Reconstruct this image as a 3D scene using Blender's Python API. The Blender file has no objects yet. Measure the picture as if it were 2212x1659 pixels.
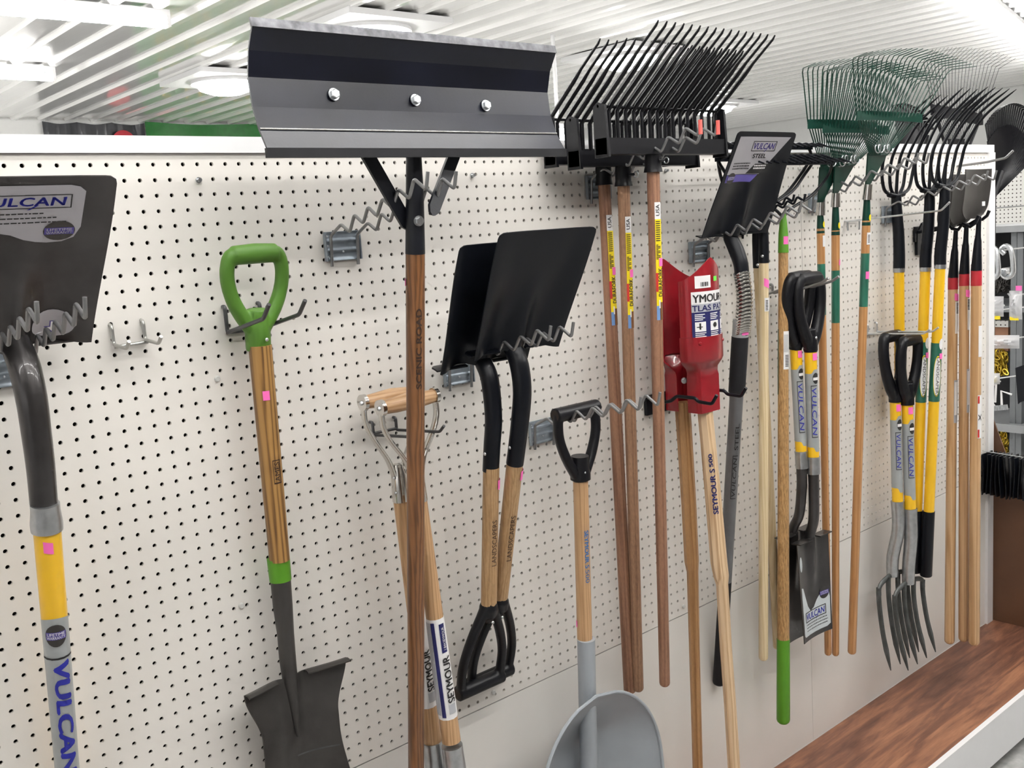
import bpy, bmesh, math, random
import numpy as np
from mathutils import Vector, Matrix
random.seed(7); rng = np.random.RandomState(3)
SC = bpy.context.scene
COL = SC.collection
V3 = lambda *a: np.array(a, float)
# ------------------------------------------------------------------ camera (solved from the 1 inch pegboard grid)
FPX, YAW, PIT, ROL = 2151.057, 0.7073630, -0.1513461, -0.0681635
ZO = 1.99                                   # floor is z = 0, the top row of pegboard holes sits at z = ZO
CAM = V3(-0.43757, -1.65193, -0.14952 + ZO)
def cam_axes():
    cy, sy, cp, sp = math.cos(YAW), math.sin(YAW), math.cos(PIT), math.sin(PIT)
    d = V3(sy*cp, cy*cp, sp); r = V3(cy, -sy, 0); u = np.cross(r, d)
    c, s = math.cos(ROL), math.sin(ROL)
    return np.array([c*r + s*u, -s*r + c*u, d])
MC = cam_axes()
def ray(px, py): return MC.T @ V3((px-1106)/FPX, (829.5-py)/FPX, 1.0)
def at(px, py, d):                          # point at distance d out from the pegboard face
    r = ray(px, py); return CAM + r * ((-d - CAM[1]) / r[1])
def onx(px, py, X):                         # point in the vertical plane x = X
    r = ray(px, py); return CAM + r * ((X - CAM[0]) / r[0])
def onz(px, py, Z):
    r = ray(px, py); return CAM + r * ((Z - CAM[2]) / r[2])
def pj(p):
    q = MC @ (np.asarray(p, float) - CAM); return 1106 + FPX*q[0]/q[2], 829.5 - FPX*q[1]/q[2]
def dep(p): return float(MC[2] @ (np.asarray(p, float) - CAM))
def unit(v): v = np.asarray(v, float); return v / max(1e-12, np.linalg.norm(v))
co = bpy.data.cameras.new('camera'); cam = bpy.data.objects.new('camera', co); COL.objects.link(cam)
co.sensor_width = 36; co.lens = 36*FPX/2212; co.clip_start = 0.05; co.clip_end = 80
mm = Matrix.Identity(4)
for i in range(3):
    mm[i][0], mm[i][1], mm[i][2], mm[i][3] = MC[0][i], MC[1][i], -MC[2][i], CAM[i]
cam.matrix_world = mm; SC.camera = cam

# ------------------------------------------------------------------ materials
MATS = {}
def nodes(name):
    m = bpy.data.materials.new(name); m.use_nodes = True
    nt = m.node_tree; return m, nt, nt.nodes['Principled BSDF']
def setc(b, **k):
    for a, v in k.items(): b.inputs[a.replace('_', ' ')].default_value = v
def plain(name, c, rough=.5, metal=0., coat=0., var=.08, vs=25., bump=0., bs=200., spec=.5):
    m, nt, b = nodes(name)
    setc(b, Roughness=rough, Metallic=metal); b.inputs['Coat Weight'].default_value = coat
    b.inputs['Specular IOR Level'].default_value = spec
    tc = nt.nodes.new('ShaderNodeTexCoord'); no = nt.nodes.new('ShaderNodeTexNoise')
    no.inputs['Scale'].default_value = vs; no.inputs['Detail'].default_value = 4
    nt.links.new(tc.outputs['Object'], no.inputs['Vector'])
    cr = nt.nodes.new('ShaderNodeValToRGB'); cr.color_ramp.elements[0].position = .3; cr.color_ramp.elements[1].position = .7
    cr.color_ramp.elements[0].color = [*(max(0, x*(1-var)) for x in c), 1]
    cr.color_ramp.elements[1].color = [*(min(1, x*(1+var)) for x in c), 1]
    nt.links.new(no.outputs['Fac'], cr.inputs[0]); nt.links.new(cr.outputs[0], b.inputs['Base Color'])
    if bump:
        n2 = nt.nodes.new('ShaderNodeTexNoise'); n2.inputs['Scale'].default_value = bs
        nt.links.new(tc.outputs['Object'], n2.inputs['Vector'])
        bp = nt.nodes.new('ShaderNodeBump'); bp.inputs['Strength'].default_value = bump; bp.inputs['Distance'].default_value = .002
        nt.links.new(n2.outputs['Fac'], bp.inputs['Height']); nt.links.new(bp.outputs[0], b.inputs['Normal'])
    MATS[name] = m; return m
def wood(name, c1, c2, c3, rough=.45, gs=1.0, stretch=.045, coat=.15, speck=0., axis='z'):
    m, nt, b = nodes(name); setc(b, Roughness=rough); b.inputs['Coat Weight'].default_value = coat
    b.inputs['Coat Roughness'].default_value = .25
    tc = nt.nodes.new('ShaderNodeTexCoord'); mp = nt.nodes.new('ShaderNodeMapping')
    mp.inputs['Scale'].default_value = (1, 1, stretch) if axis == 'z' else (stretch, 1, 1)
    nt.links.new(tc.outputs['Object'], mp.inputs[0])
    w = nt.nodes.new('ShaderNodeTexWave'); w.wave_type = 'BANDS'; w.bands_direction = 'X' if axis == 'z' else 'Z'
    w.inputs['Scale'].default_value = 48*gs; w.inputs['Distortion'].default_value = 9; w.inputs['Detail'].default_value = 3
    w.inputs['Detail Scale'].default_value = 1.1
    nt.links.new(mp.outputs[0], w.inputs['Vector'])
    n = nt.nodes.new('ShaderNodeTexNoise'); n.inputs['Scale'].default_value = 420*gs; n.inputs['Detail'].default_value = 3
    nt.links.new(mp.outputs[0], n.inputs['Vector'])
    cr = nt.nodes.new('ShaderNodeValToRGB'); e = cr.color_ramp.elements
    e[0].position = .12; e[0].color = [*c1, 1]; e[1].position = .95; e[1].color = [*c3, 1]
    k = cr.color_ramp.elements.new(.45); k.color = [*c2, 1]
    mx = nt.nodes.new('ShaderNodeMath'); mx.operation = 'MULTIPLY_ADD'
    mx.inputs[1].default_value = .62
    sc = nt.nodes.new('ShaderNodeMath'); sc.operation = 'MULTIPLY'; sc.inputs[1].default_value = .42
    nt.links.new(n.outputs['Fac'], sc.inputs[0])
    nt.links.new(w.outputs['Fac'], mx.inputs[0]); nt.links.new(sc.outputs[0], mx.inputs[2])
    nt.links.new(mx.outputs[0], cr.inputs[0]); last = cr.outputs[0]
    if speck:
        n2 = nt.nodes.new('ShaderNodeTexNoise'); n2.inputs['Scale'].default_value = 260
        mp2 = nt.nodes.new('ShaderNodeMapping'); mp2.inputs['Scale'].default_value = (1, 1, .35)
        nt.links.new(tc.outputs['Object'], mp2.inputs[0]); nt.links.new(mp2.outputs[0], n2.inputs['Vector'])
        r2 = nt.nodes.new('ShaderNodeValToRGB'); r2.color_ramp.elements[0].position = .35; r2.color_ramp.elements[1].position = .6
        r2.color_ramp.elements[0].color = (1-speck,)*3 + (1,)
        ml = nt.nodes.new('ShaderNodeMixRGB'); ml.blend_type = 'MULTIPLY'; ml.inputs[0].default_value = 1
        nt.links.new(n2.outputs['Fac'], r2.inputs[0]); nt.links.new(last, ml.inputs[1]); nt.links.new(r2.outputs[0], ml.inputs[2])
        last = ml.outputs[0]
    nt.links.new(last, b.inputs['Base Color'])
    MATS[name] = m; return m
def emis(name, c, s):
    m, nt, b = nodes(name); setc(b, Base_Color=(*c, 1)); b.inputs['Emission Color'].default_value = (*c, 1)
    b.inputs['Emission Strength'].default_value = s; MATS[name] = m; return m
M = MATS
plain('board_white', (.79, .757, .71), .5, var=.02, vs=3, bump=.02)
plain('panel_white', (.79, .765, .725), .42, var=.025, vs=4)
plain('trim_white', (.84, .84, .85), .4, var=.01)
plain('recess_shade', (.03, .022, .018), .9)
plain('seam_brown', (.10, .065, .05), .8)
plain('black_steel', (.007, .008, .012), .42, .0, var=.2, bump=.05, bs=350, spec=.35)
plain('black_satin', (.004, .005, .008), .36, var=.1, spec=.25)
plain('black_matte', (.011, .011, .013), .65, var=.15, spec=.3)
plain('black_plastic', (.006, .006, .008), .36, var=.15, bump=.03, spec=.28)
plain('black_worn', (.006, .007, .014), .30, .0, var=.35, vs=9, bump=.04, spec=.4)
plain('worn_lit_edge', (.11, .11, .12), .38, .6, var=.5, vs=60)
plain('gunmetal', (.060, .056, .053), .45, .55, var=.25, vs=12, bump=.08, bs=300)
plain('tempered', (.060, .056, .056), .34, .75, coat=.3, var=.4, vs=9)
plain('fork_steel', (.075, .08, .078), .48, .4, var=.25, vs=40)
plain('hook_grey', (.27, .27, .275), .38, .75, var=.1)
plain('hook_dark', (.085, .085, .09), .4, .6, var=.1)
plain('hook_silver', (.42, .42, .40), .35, .85, var=.1)
plain('zinc', (.62, .64, .66), .28, .95, var=.12, vs=60)
plain('galvanised', (.33, .38, .43), .34, .7, var=.25, vs=30)
plain('chrome', (.62, .60, .57), .16, 1., var=.05)
plain('chrome_dark', (.30, .29, .28), .22, .95, var=.1)
plain('steel_grey', (.15, .15, .155), .36, .5, var=.1)
plain('ferrule', (.46, .47, .48), .3, .9, var=.12, vs=60)
plain('grey_fibre', (.33, .35, .35), .38, .0, coat=.5, var=.04)
plain('yellow', (.86, .50, .012), .38, coat=.4, var=.03)
plain('green_grip', (.068, .175, .016), .5, var=.05, bump=.05)
plain('green_bright', (.075, .24, .008), .5, var=.04)
plain('green_dark', (.003, .040, .026), .35, coat=.1, var=.1, spec=.3)
plain('green_sleeve', (.02, .13, .085), .3, coat=.6, var=.08)
plain('red', (.25, .006, .012), .33, coat=.5, var=.08)
plain('red_band', (.42, .018, .03), .45, var=.05)
plain('red_tip', (.72, .12, .10), .5, var=.05)
plain('pink', (.95, .16, .50), .6, var=.04)
plain('neon_green', (.15, .80, .08), .6)
plain('paper', (.85, .84, .84), .5, var=.01)
plain('silver_label', (.42, .41, .44), .34, .35, var=.05, vs=6)
plain('pale_label', (.56, .60, .62), .34, .2, var=.05)
plain('grey_label', (.42, .43, .46), .45, var=.03)
plain('ink_blue', (.015, .02, .30), .5)
plain('ink_navy', (.01, .012, .10), .5)
plain('ink_black', (.015, .014, .014), .6)
plain('ink_purple', (.09, .07, .30), .5)
plain('ink_teal', (.03, .12, .32), .5)
plain('burn_brown', (.035, .015, .008), .7)
plain('label_yellow', (.90, .70, .01), .45)
plain('label_red', (.55, .03, .02), .5)
plain('label_blue', (.16, .30, .58), .5)
plain('rub_mark', (.07, .085, .10), .4, var=.3)
plain('grey_poly', (.30, .325, .35), .36, coat=.1, var=.06, vs=12)
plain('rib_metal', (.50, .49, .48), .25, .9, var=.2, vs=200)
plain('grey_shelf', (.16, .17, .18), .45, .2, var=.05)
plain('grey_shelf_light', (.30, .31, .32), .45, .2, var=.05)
plain('brown_board', (.115, .052, .026), .5, var=.12, vs=7)
plain('concrete', (.42, .42, .41), .55, var=.2, vs=30)
plain('cardboard', (.30, .15, .09), .8)
plain('bounce_floor', (.72, .71, .69), .4, var=.04)
plain('wall_paint', (.90, .90, .89), .6, var=.01)
plain('dark_front', (.22, .20, .19), .6, var=.8, vs=2)
plain('banner_black', (.020, .022, .030), .3, coat=.4, var=.1)
plain('banner_green', (.008, .17, .02), .3, coat=.5, var=.15)
plain('banner_yellow', (.75, .50, .01), .5)
plain('banner_red', (.55, .03, .05), .5)
plain('gold', (.55, .38, .05), .3, .9, var=.3, vs=90)
plain('clip_clear', (.62, .62, .60), .25, var=.05)
wood('wood_walnut', (.085, .032, .010), (.17, .068, .020), (.235, .10, .035), .42, .8, .02, coat=.3)
wood('wood_ash', (.085, .035, .008), (.31, .16, .042), (.38, .21, .065), .5, .62, .035)
wood('wood_honey', (.30, .17, .072), (.39, .235, .11), (.44, .275, .14), .5, 1.2, .03, speck=.12)
wood('wood_hickory', (.34, .19, .085), (.47, .28, .14), (.54, .34, .18), .45, 1.0, .03)
wood('wood_grip', (.42, .23, .10), (.56, .34, .18), (.63, .41, .23), .4, .8, .03, axis='x')
wood('wood_red', (.19, .085, .048), (.275, .135, .078), (.33, .17, .10), .55, .8, .03, coat=.05, speck=.15)
wood('wood_redder', (.20, .10, .055), (.29, .155, .085), (.34, .19, .11), .55, .8, .03, coat=.05, speck=.2)
wood('wood_oiled', (.24, .11, .035), (.36, .19, .075), (.42, .23, .10), .5, .7, .03, speck=.1)
wood('wood_blond', (.40, .24, .12), (.60, .42, .25), (.68, .50, .32), .5, .7, .03)
wood('wood_pale', (.60, .46, .25), (.70, .55, .33), (.76, .62, .40), .45, .9, .03)
wood('wood_rough', (.30, .16, .055), (.42, .235, .09), (.50, .30, .13), .6, 1.5, .2, coat=0, speck=.3)
wood('wood_amber', (.36, .16, .05), (.46, .22, .08), (.54, .29, .12), .4, .7, .03, coat=.35)
wood('wood_maple', (.44, .25, .11), (.56, .345, .17), (.64, .42, .23), .4, .7, .03, coat=.35)
# deck laminate: planks along x
def deck_mat():
    m, nt, b = nodes('deck_laminate'); setc(b, Roughness=.45)
    tc = nt.nodes.new('ShaderNodeTexCoord'); mp = nt.nodes.new('ShaderNodeMapping'); mp.inputs['Scale'].default_value = (1.1, 9, 1)
    nt.links.new(tc.outputs['Object'], mp.inputs[0])
    br = nt.nodes.new('ShaderNodeTexBrick'); br.offset = .37; br.inputs['Scale'].default_value = 1.0
    br.inputs['Brick Width'].default_value = 1.15; br.inputs['Row Height'].default_value = .085; br.inputs['Mortar Size'].default_value = 0.0006
    br.inputs['Color1'].default_value = (.25, .25, .25, 1); br.inputs['Color2'].default_value = (.75, .75, .75, 1); br.inputs['Mortar'].default_value = (.2, .2, .2, 1)
    nt.links.new(tc.outputs['Object'], br.inputs['Vector'])
    n1 = nt.nodes.new('ShaderNodeTexNoise'); n1.inputs['Scale'].default_value = 2.6; n1.inputs['Detail'].default_value = 7; n1.inputs['Distortion'].default_value = 1.2
    nt.links.new(mp.outputs[0], n1.inputs['Vector'])
    n2 = nt.nodes.new('ShaderNodeTexNoise'); n2.inputs['Scale'].default_value = 22; n2.inputs['Detail'].default_value = 5
    nt.links.new(mp.outputs[0], n2.inputs['Vector'])
    a = nt.nodes.new('ShaderNodeMath'); a.operation = 'MULTIPLY_ADD'; a.inputs[1].default_value = .25
    nt.links.new(br.outputs['Color'], a.inputs[0])
    s = nt.nodes.new('ShaderNodeMath'); s.operation = 'MULTIPLY'; s.inputs[1].default_value = .62; nt.links.new(n1.outputs['Fac'], s.inputs[0])
    s2 = nt.nodes.new('ShaderNodeMath'); s2.operation = 'MULTIPLY_ADD'; s2.inputs[1].default_value = .16
    nt.links.new(n2.outputs['Fac'], s2.inputs[0]); nt.links.new(s.outputs[0], s2.inputs[2]); nt.links.new(s2.outputs[0], a.inputs[2])
    cr = nt.nodes.new('ShaderNodeValToRGB'); e = cr.color_ramp.elements
    e[0].position = .32; e[0].color = (.080, .034, .022, 1); e[1].position = .74; e[1].color = (.43, .215, .115, 1)
    k = e.new(.46); k.color = (.155, .066, .040, 1); k = e.new(.58); k.color = (.28, .125, .068, 1)
    nt.links.new(a.outputs[0], cr.inputs[0]); nt.links.new(cr.outputs[0], b.inputs['Base Color']); MATS['deck_laminate'] = m
deck_mat()
def film_mat():
    m, nt, b = nodes('clear_film'); setc(b, Base_Color=(.85, .85, .87, 1), Roughness=.18)
    b.inputs['Alpha'].default_value = .38; b.inputs['Specular IOR Level'].default_value = .9; MATS['clear_film'] = m
film_mat()

# ------------------------------------------------------------------ mesh builder
class MB:
    def __init__(s): s.v = []; s.f = []; s.m = []; s.sm = []
    def add(s, vs, fs, mi=0, smooth=True):
        o = len(s.v); s.v += [tuple(map(float, p)) for p in vs]
        for f in fs: s.f.append(tuple(i+o for i in f)); s.m.append(mi); s.sm.append(smooth)
        return s
    def box(s, lo, hi, mi=0, bev=0.):
        x0, y0, z0 = lo; x1, y1, z1 = hi
        v = [(x, y, z) for z in (z0, z1) for y in (y0, y1) for x in (x0, x1)]
        return s.add(v, [(0,2,3,1),(4,5,7,6),(0,1,5,4),(1,3,7,5),(3,2,6,7),(2,0,4,6)], mi, False)
    def obox(s, c, ax, ay, az, mi=0):         # oriented box: centre and half vectors
        c, ax, ay, az = map(lambda q: np.asarray(q, float), (c, ax, ay, az))
        v = [c + sx*ax + sy*ay + sz*az for sz in (-1, 1) for sy in (-1, 1) for sx in (-1, 1)]
        return s.add(v, [(0,2,3,1),(4,5,7,6),(0,1,5,4),(1,3,7,5),(3,2,6,7),(2,0,4,6)], mi, False)
    def tube(s, pts, rad, n=14, mi=0, cap=True, up=None, flat=1., closed=False, smooth=True):
        P = [np.asarray(p, float) for p in pts]; k = len(P)
        R = [rad]*k if np.isscalar(rad) else list(rad)
        F = [flat]*k if np.isscalar(flat) else list(flat)
        T = []
        for i in range(k):
            a = P[i-1] if (i > 0 or closed) else P[i]; b = P[(i+1) % k] if (i < k-1 or closed) else P[i]
            T.append(unit(b - a))
        u = np.asarray(up, float) if up is not None else (V3(1, 0, 0) if abs(T[0][0]) < .8 else V3(0, 0, 1))
        rings = []
        for i in range(k):
            if up is not None: u = np.asarray(up, float)
            u = unit(u - T[i]*(u @ T[i])); w = np.cross(T[i], u)
            rings.append([P[i] + R[i]*(math.cos(2*math.pi*j/n)*u + F[i]*math.sin(2*math.pi*j/n)*w) for j in range(n)])
        vs = [p for r in rings for p in r]; fs = []
        for i in range(k if closed else k-1):
            i2 = (i+1) % k
            for j in range(n):
                j2 = (j+1) % n; fs.append((i*n+j, i*n+j2, i2*n+j2, i2*n+j))
        s.add(vs, fs, mi, smooth)
        if cap and not closed:
            o = len(s.v) - len(vs)
            s.f.append(tuple(o + j for j in range(n))[::-1]); s.m.append(mi); s.sm.append(False)
            s.f.append(tuple(o + (k-1)*n + j for j in range(n))); s.m.append(mi); s.sm.append(False)
        return s
    def ball(s, c, r, n=10, mi=0, sx=1., sy=1., sz=1.):
        c = np.asarray(c, float); h = max(4, n//2); vs = []; fs = []
        for i in range(h+1):
            t = math.pi*i/h
            for j in range(n):
                a = 2*math.pi*j/n
                vs.append(c + r*V3(sx*math.sin(t)*math.cos(a), sy*math.sin(t)*math.sin(a), sz*math.cos(t)))
        for i in range(h):
            for j in range(n): fs.append((i*n+j, (i+1)*n+j, (i+1)*n+(j+1) % n, i*n+(j+1) % n))
        return s.add(vs, fs, mi)
    def prism(s, poly, off, mi=0):            # 3D polygon and an extrusion vector
        P = [np.asarray(p, float) for p in poly]; off = np.asarray(off, float); n = len(P)
        fs = [tuple(range(n)), tuple(range(n, 2*n))[::-1]] + [(i, i+n, (i+1) % n + n, (i+1) % n) for i in range(n)]
        return s.add(P + [p + off for p in P], fs, mi, False)
    def sheet(s, G, th, nrm, mi=0, smooth=True):   # grid of points with real thickness along -nrm
        G = np.asarray(G, float); a, b = G.shape[:2]
        gu = np.gradient(G, axis=1); gv = np.gradient(G, axis=0)
        N = np.cross(gu, gv); N /= np.maximum(1e-12, np.linalg.norm(N, axis=2))[..., None]
        if (N.reshape(-1, 3) @ np.asarray(nrm, float)).sum() < 0: N = -N
        B = G - N*th
        vs = list(G.reshape(-1, 3)) + list(B.reshape(-1, 3)); o = a*b; fs = []
        for i in range(a-1):
            for j in range(b-1):
                q = (i*b+j, i*b+j+1, (i+1)*b+j+1, (i+1)*b+j); fs.append(q); fs.append(tuple(x+o for x in q)[::-1])
        for i in range(a-1):
            for j in (0, b-1): fs.append((i*b+j, (i+1)*b+j, (i+1)*b+j+o, i*b+j+o))
        for j in range(b-1):
            for i in (0, a-1): fs.append((i*b+j, i*b+j+1, i*b+j+1+o, i*b+j+o))
        return s.add(vs, fs, mi, smooth)
    def build(s, name, mats, parent=None, fix=True, remesh=0., smooth_it=0):
        org = V3(0, 0, 0)
        if parent is not None:
            org = V3(*parent.get('_o', (0, 0, 0)))
        me = bpy.data.meshes.new(name)
        me.from_pydata([tuple(np.asarray(p) - org) for p in s.v], [], s.f)
        mats = mats if isinstance(mats, (list, tuple)) else [mats]
        for k in mats: me.materials.append(M[k] if isinstance(k, str) else k)
        me.polygons.foreach_set('material_index', s.m); me.polygons.foreach_set('use_smooth', s.sm)
        me.update()
        if fix:
            bm = bmesh.new(); bm.from_mesh(me); bmesh.ops.remove_doubles(bm, verts=bm.verts, dist=1e-6)
            bmesh.ops.recalc_face_normals(bm, faces=bm.faces); bm.to_mesh(me); bm.free()
        o = bpy.data.objects.new(name, me); COL.objects.link(o)
        if remesh:
            md = o.modifiers.new('r', 'REMESH'); md.mode = 'VOXEL'; md.voxel_size = remesh; md.use_smooth_shade = True
            if smooth_it:
                ms = o.modifiers.new('s', 'SMOOTH'); ms.factor = .6; ms.iterations = smooth_it
            dg = bpy.context.evaluated_depsgraph_get(); ev = o.evaluated_get(dg)
            m2 = bpy.data.meshes.new_from_object(ev); o.modifiers.clear(); o.data = m2
            if not m2.materials: m2.materials.append(M[mats[0]])
            m2.polygons.foreach_set('use_smooth', [True]*len(m2.polygons))
        else:
            try: me.set_sharp_from_angle(angle=math.radians(38))
            except Exception: pass
        if parent is not None:
            o.parent = parent; 
        return o
def tag(o, label, cat, group=None, kind=None):
    if label: o['label'] = label
    if cat: o['category'] = cat
    if group: o['group'] = group
    if kind: o['kind'] = kind
    return o
def thing(name, label, cat, org, group=None):
    o = bpy.data.objects.new(name, None); COL.objects.link(o); o.empty_display_size = .05
    o.location = tuple(org); o['_o'] = [float(x) for x in org]
    return tag(o, label, cat, group)
ORIG = {}
def part(mb, name, mats, parent, **k):
    """part of a thing or sub-part of a part; both keep the world layout of the thing's base"""
    root = parent
    while root.parent: root = root.parent
    org = ORIG_of(root); me_par = parent
    o = MB.build(mb, name, mats, None, **k)
    o.data.transform(Matrix.Translation(tuple(-org))); o.parent = me_par
    return o
def ORIG_of(root): return V3(*root.location)
def solo(mb, name, mats, label, cat, group=None, kind=None, **k):
    """a thing that is one mesh: its origin goes to its lowest point"""
    P = np.array(mb.v); c = V3((P[:, 0].min()+P[:, 0].max())/2, (P[:, 1].min()+P[:, 1].max())/2, P[:, 2].min())
    o = mb.build(name, mats, None, **k); o.data.transform(Matrix.Translation(tuple(-c))); o.location = tuple(c)
    return tag(o, label, cat, group, kind)
def catmull(P, n=6):
    P = [np.asarray(p, float) for p in P]; out = []
    for i in range(len(P)-1):
        a, b, c, d = P[max(0, i-1)], P[i], P[i+1], P[min(len(P)-1, i+2)]
        for k in range(n):
            t = k/n
            out.append(.5*((2*b) + (c-a)*t + (2*a-5*b+4*c-d)*t*t + (3*b-a-3*c+d)*t**3))
    out.append(P[-1]); return out

# ------------------------------------------------------------------ lettering
def text_geo(string, bold=0., shear=0., spacing=1.0):
    cu = bpy.data.curves.new('t', 'FONT'); cu.body = string; cu.align_x = 'LEFT'; cu.size = 1; cu.shear = shear
    cu.space_character = spacing; cu.resolution_u = 3
    o = bpy.data.objects.new('t', cu); COL.objects.link(o)
    dg = bpy.context.evaluated_depsgraph_get(); dg.update()
    me = bpy.data.meshes.new_from_object(o.evaluated_get(dg))
    bm = bmesh.new(); bm.from_mesh(me); bmesh.ops.remove_doubles(bm, verts=bm.verts, dist=1e-4)
    bmesh.ops.triangulate(bm, faces=bm.faces)
    long = [e for e in bm.edges if e.calc_length() > .25]
    if long: bmesh.ops.subdivide_edges(bm, edges=long, cuts=2); bmesh.ops.triangulate(bm, faces=bm.faces)
    vs = np.array([tuple(v.co)[:2] for v in bm.verts]); fs = [tuple(v.index for v in f.verts) for f in bm.faces]
    bm.free(); bpy.data.meshes.remove(me); bpy.data.objects.remove(o); bpy.data.curves.remove(cu)
    if len(vs) == 0: return np.zeros((0, 2)), []
    mn = vs.min(0); mx = vs.max(0); vs = (vs - mn) / (mx - mn).clip(1e-9)
    if bold:                # heavier strokes: the same glyphs laid over themselves a little shifted
        n = len(vs); bx, bz = bold*.9/(mx-mn)[0], bold*.6/(mx-mn)[1]; a = []; g = []
        for k, (u, v) in enumerate(((-bx, 0), (bx, 0), (0, -bz), (0, bz))):
            a.append(vs + (u, v)); g += [tuple(i + n*k for i in f) for f in fs]
        vs = np.concatenate(a); fs = g
    return vs, fs        # normalised to the unit square
TG = {}
def tgeo(s, bold=0., shear=0., spacing=1.):
    k = (s, bold, shear, spacing)
    if k not in TG: TG[k] = text_geo(*k)
    return TG[k]
def rect_geo(n=4, m=4):
    vs = np.array([(i/n, j/m) for j in range(m+1) for i in range(n+1)]); fs = [(j*(n+1)+i, j*(n+1)+i+1, (j+1)*(n+1)+i+1, (j+1)*(n+1)+i) for j in range(m) for i in range(n)]
    return vs, fs
def poly_geo(poly, cuts=3):
    """2D polygon (own units) -> fine triangles so that it can be draped"""
    bm = bmesh.new(); vv = [bm.verts.new((x, y, 0)) for x, y in poly]; bm.faces.new(vv)
    bmesh.ops.triangulate(bm, faces=bm.faces)
    L = max(math.dist(a, b) for a in poly for b in poly)
    for _ in range(4):
        es = [e for e in bm.edges if e.calc_length() > L/14]
        if not es: break
        bmesh.ops.subdivide_edges(bm, edges=es, cuts=1); bmesh.ops.triangulate(bm, faces=bm.faces)
    bm.verts.index_update()
    vs = np.array([tuple(v.co)[:2] for v in bm.verts]); fs = [tuple(v.index for v in f.verts) for f in bm.faces]; bm.free()
    return vs, fs
def rrect(x0, y0, x1, y1, r, n=4):
    out = []
    for cx, cy, a in ((x1-r, y1-r, 0), (x0+r, y1-r, 90), (x0+r, y0+r, 180), (x1-r, y0+r, 270)):
        for k in range(n+1):
            t = math.radians(a + 90*k/n); out.append((cx + r*math.cos(t), cy + r*math.sin(t)))
    return out
def circ(cx, cy, rx, ry=None, n=20):
    ry = ry or rx; return [(cx + rx*math.cos(2*math.pi*k/n), cy + ry*math.sin(2*math.pi*k/n)) for k in range(n)]

# ------------------------------------------------------------------ straight shafts
class Shaft:
    """axis from high point A to low point B with radii; parts and print are placed along it"""
    def __init__(s, A, B, ra, rb):
        s.A, s.B, s.ra, s.rb = np.asarray(A, float), np.asarray(B, float), ra, rb
        s.z = unit(s.A - s.B)
        y = V3(0, 1, 0); s.y = unit(y - s.z*(y @ s.z)); s.x = np.cross(s.y, s.z)
    def p(s, t): return s.A + (s.B - s.A)*t
    def r(s, t): return s.ra + (s.rb - s.ra)*t
    def t(s, py):
        lo, hi = -1.5, 3.
        for _ in range(40):
            m = (lo + hi)/2
            if pj(s.p(m))[1] < py: lo = m
            else: hi = m
        return (lo + hi)/2
    def sp(s, t, th, k=1., e=0.):
        R = s.r(t)*k + e
        return s.p(t) + R*(math.sin(th)*s.x - math.cos(th)*s.y)
    def thc(s, t):                       # angle that faces the camera
        v = CAM - s.p(t); return math.atan2(v @ s.x, -(v @ s.y))
    def rod(s, t0, t1, k=1., n=20, mb=None, rnd0=0., rnd1=0., ks=None, facet=False, e=0.):
        mb = mb or MB(); L = np.linalg.norm(s.A - s.B); pts = []; rad = []
        N = 2 if ks is None else len(ks)
        if rnd0:
            for a in (0, 25, 50, 70): 
                pts.append(s.p(t0 + (1-math.sin(math.radians(a)))*rnd0/L)); rad.append(max(.0005, s.r(t0)*k*math.cos(math.radians(90-a)) if a else .0008))
        for i in range(N):
            t = t0 + (t1 - t0)*i/(N-1)
            if i == 0 and rnd0: t += rnd0/L
            if i == N-1 and rnd1: t -= rnd1/L
            pts.append(s.p(t)); rad.append(s.r(t)*k*(ks[i] if ks is not None else 1) + e)
        if rnd1:
            rr = rad[-1]; tb = t1 - rnd1/L
            for a in (25, 50, 70, 85):
                pts.append(s.p(tb + math.sin(math.radians(a))*rnd1/L)); rad.append(max(.0008, rr*math.cos(math.radians(a))))
        if rnd0: pts = [s.p(t0 + (1-math.sin(math.radians(a)))*rnd0/L) for a in (85, 60, 35, 12)] + pts[4:]; rad = [max(.0008, s.r(t0)*k*math.cos(math.radians(a))) for a in (85, 60, 35, 12)] + rad[4:]
        mb.tube(pts, rad, n=n, up=s.x, smooth=not facet); return mb
    def patch(s, t0, t1, f0, f1, k=1., e=.0006, mb=None, mi=0, skew=0.):   # f: -1..1 across the visible face
        mb = mb or MB(); vs, fs = rect_geo(8, 3); tc = s.thc((t0+t1)/2)
        a0, a1 = math.asin(max(-1, min(1, f0))), math.asin(max(-1, min(1, f1)))
        if f1 > 1: a1 = math.radians(90 + (f1-1)*60)
        if f0 < -1: a0 = -math.radians(90 + (-f0-1)*60)
        P = [s.sp(t1 + (t0-t1)*v + skew*u, tc + a0 + (a1-a0)*u, k, e) for u, v in vs]
        return mb.add(P, fs, mi)
    def text(s, string, t0, t1, f0, f1, up=True, k=1., e=.0012, bold=.02, shear=0., mb=None, mi=0, spacing=1., th=None):
        """lettering along the shaft between t0 (high) and t1 (low), glyph height spans f0..f1 of the visible face"""
        mb = mb or MB(); vs, fs = tgeo(string, bold, shear, spacing); tc = s.thc((t0+t1)/2) if th is None else th
        a0, a1 = math.asin(f0), math.asin(f1); P = []
        for u, v in vs:
            if up: t = t1 + (t0-t1)*u; a = a1 + (a0-a1)*v     # reads upwards, tops to the left
            else: t = t0 + (t1-t0)*u; a = a0 + (a1-a0)*v      # reads downwards, tops to the right
            P.append(s.sp(t, tc + a, k, e))
        return mb.add(P, fs, mi, False)
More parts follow.
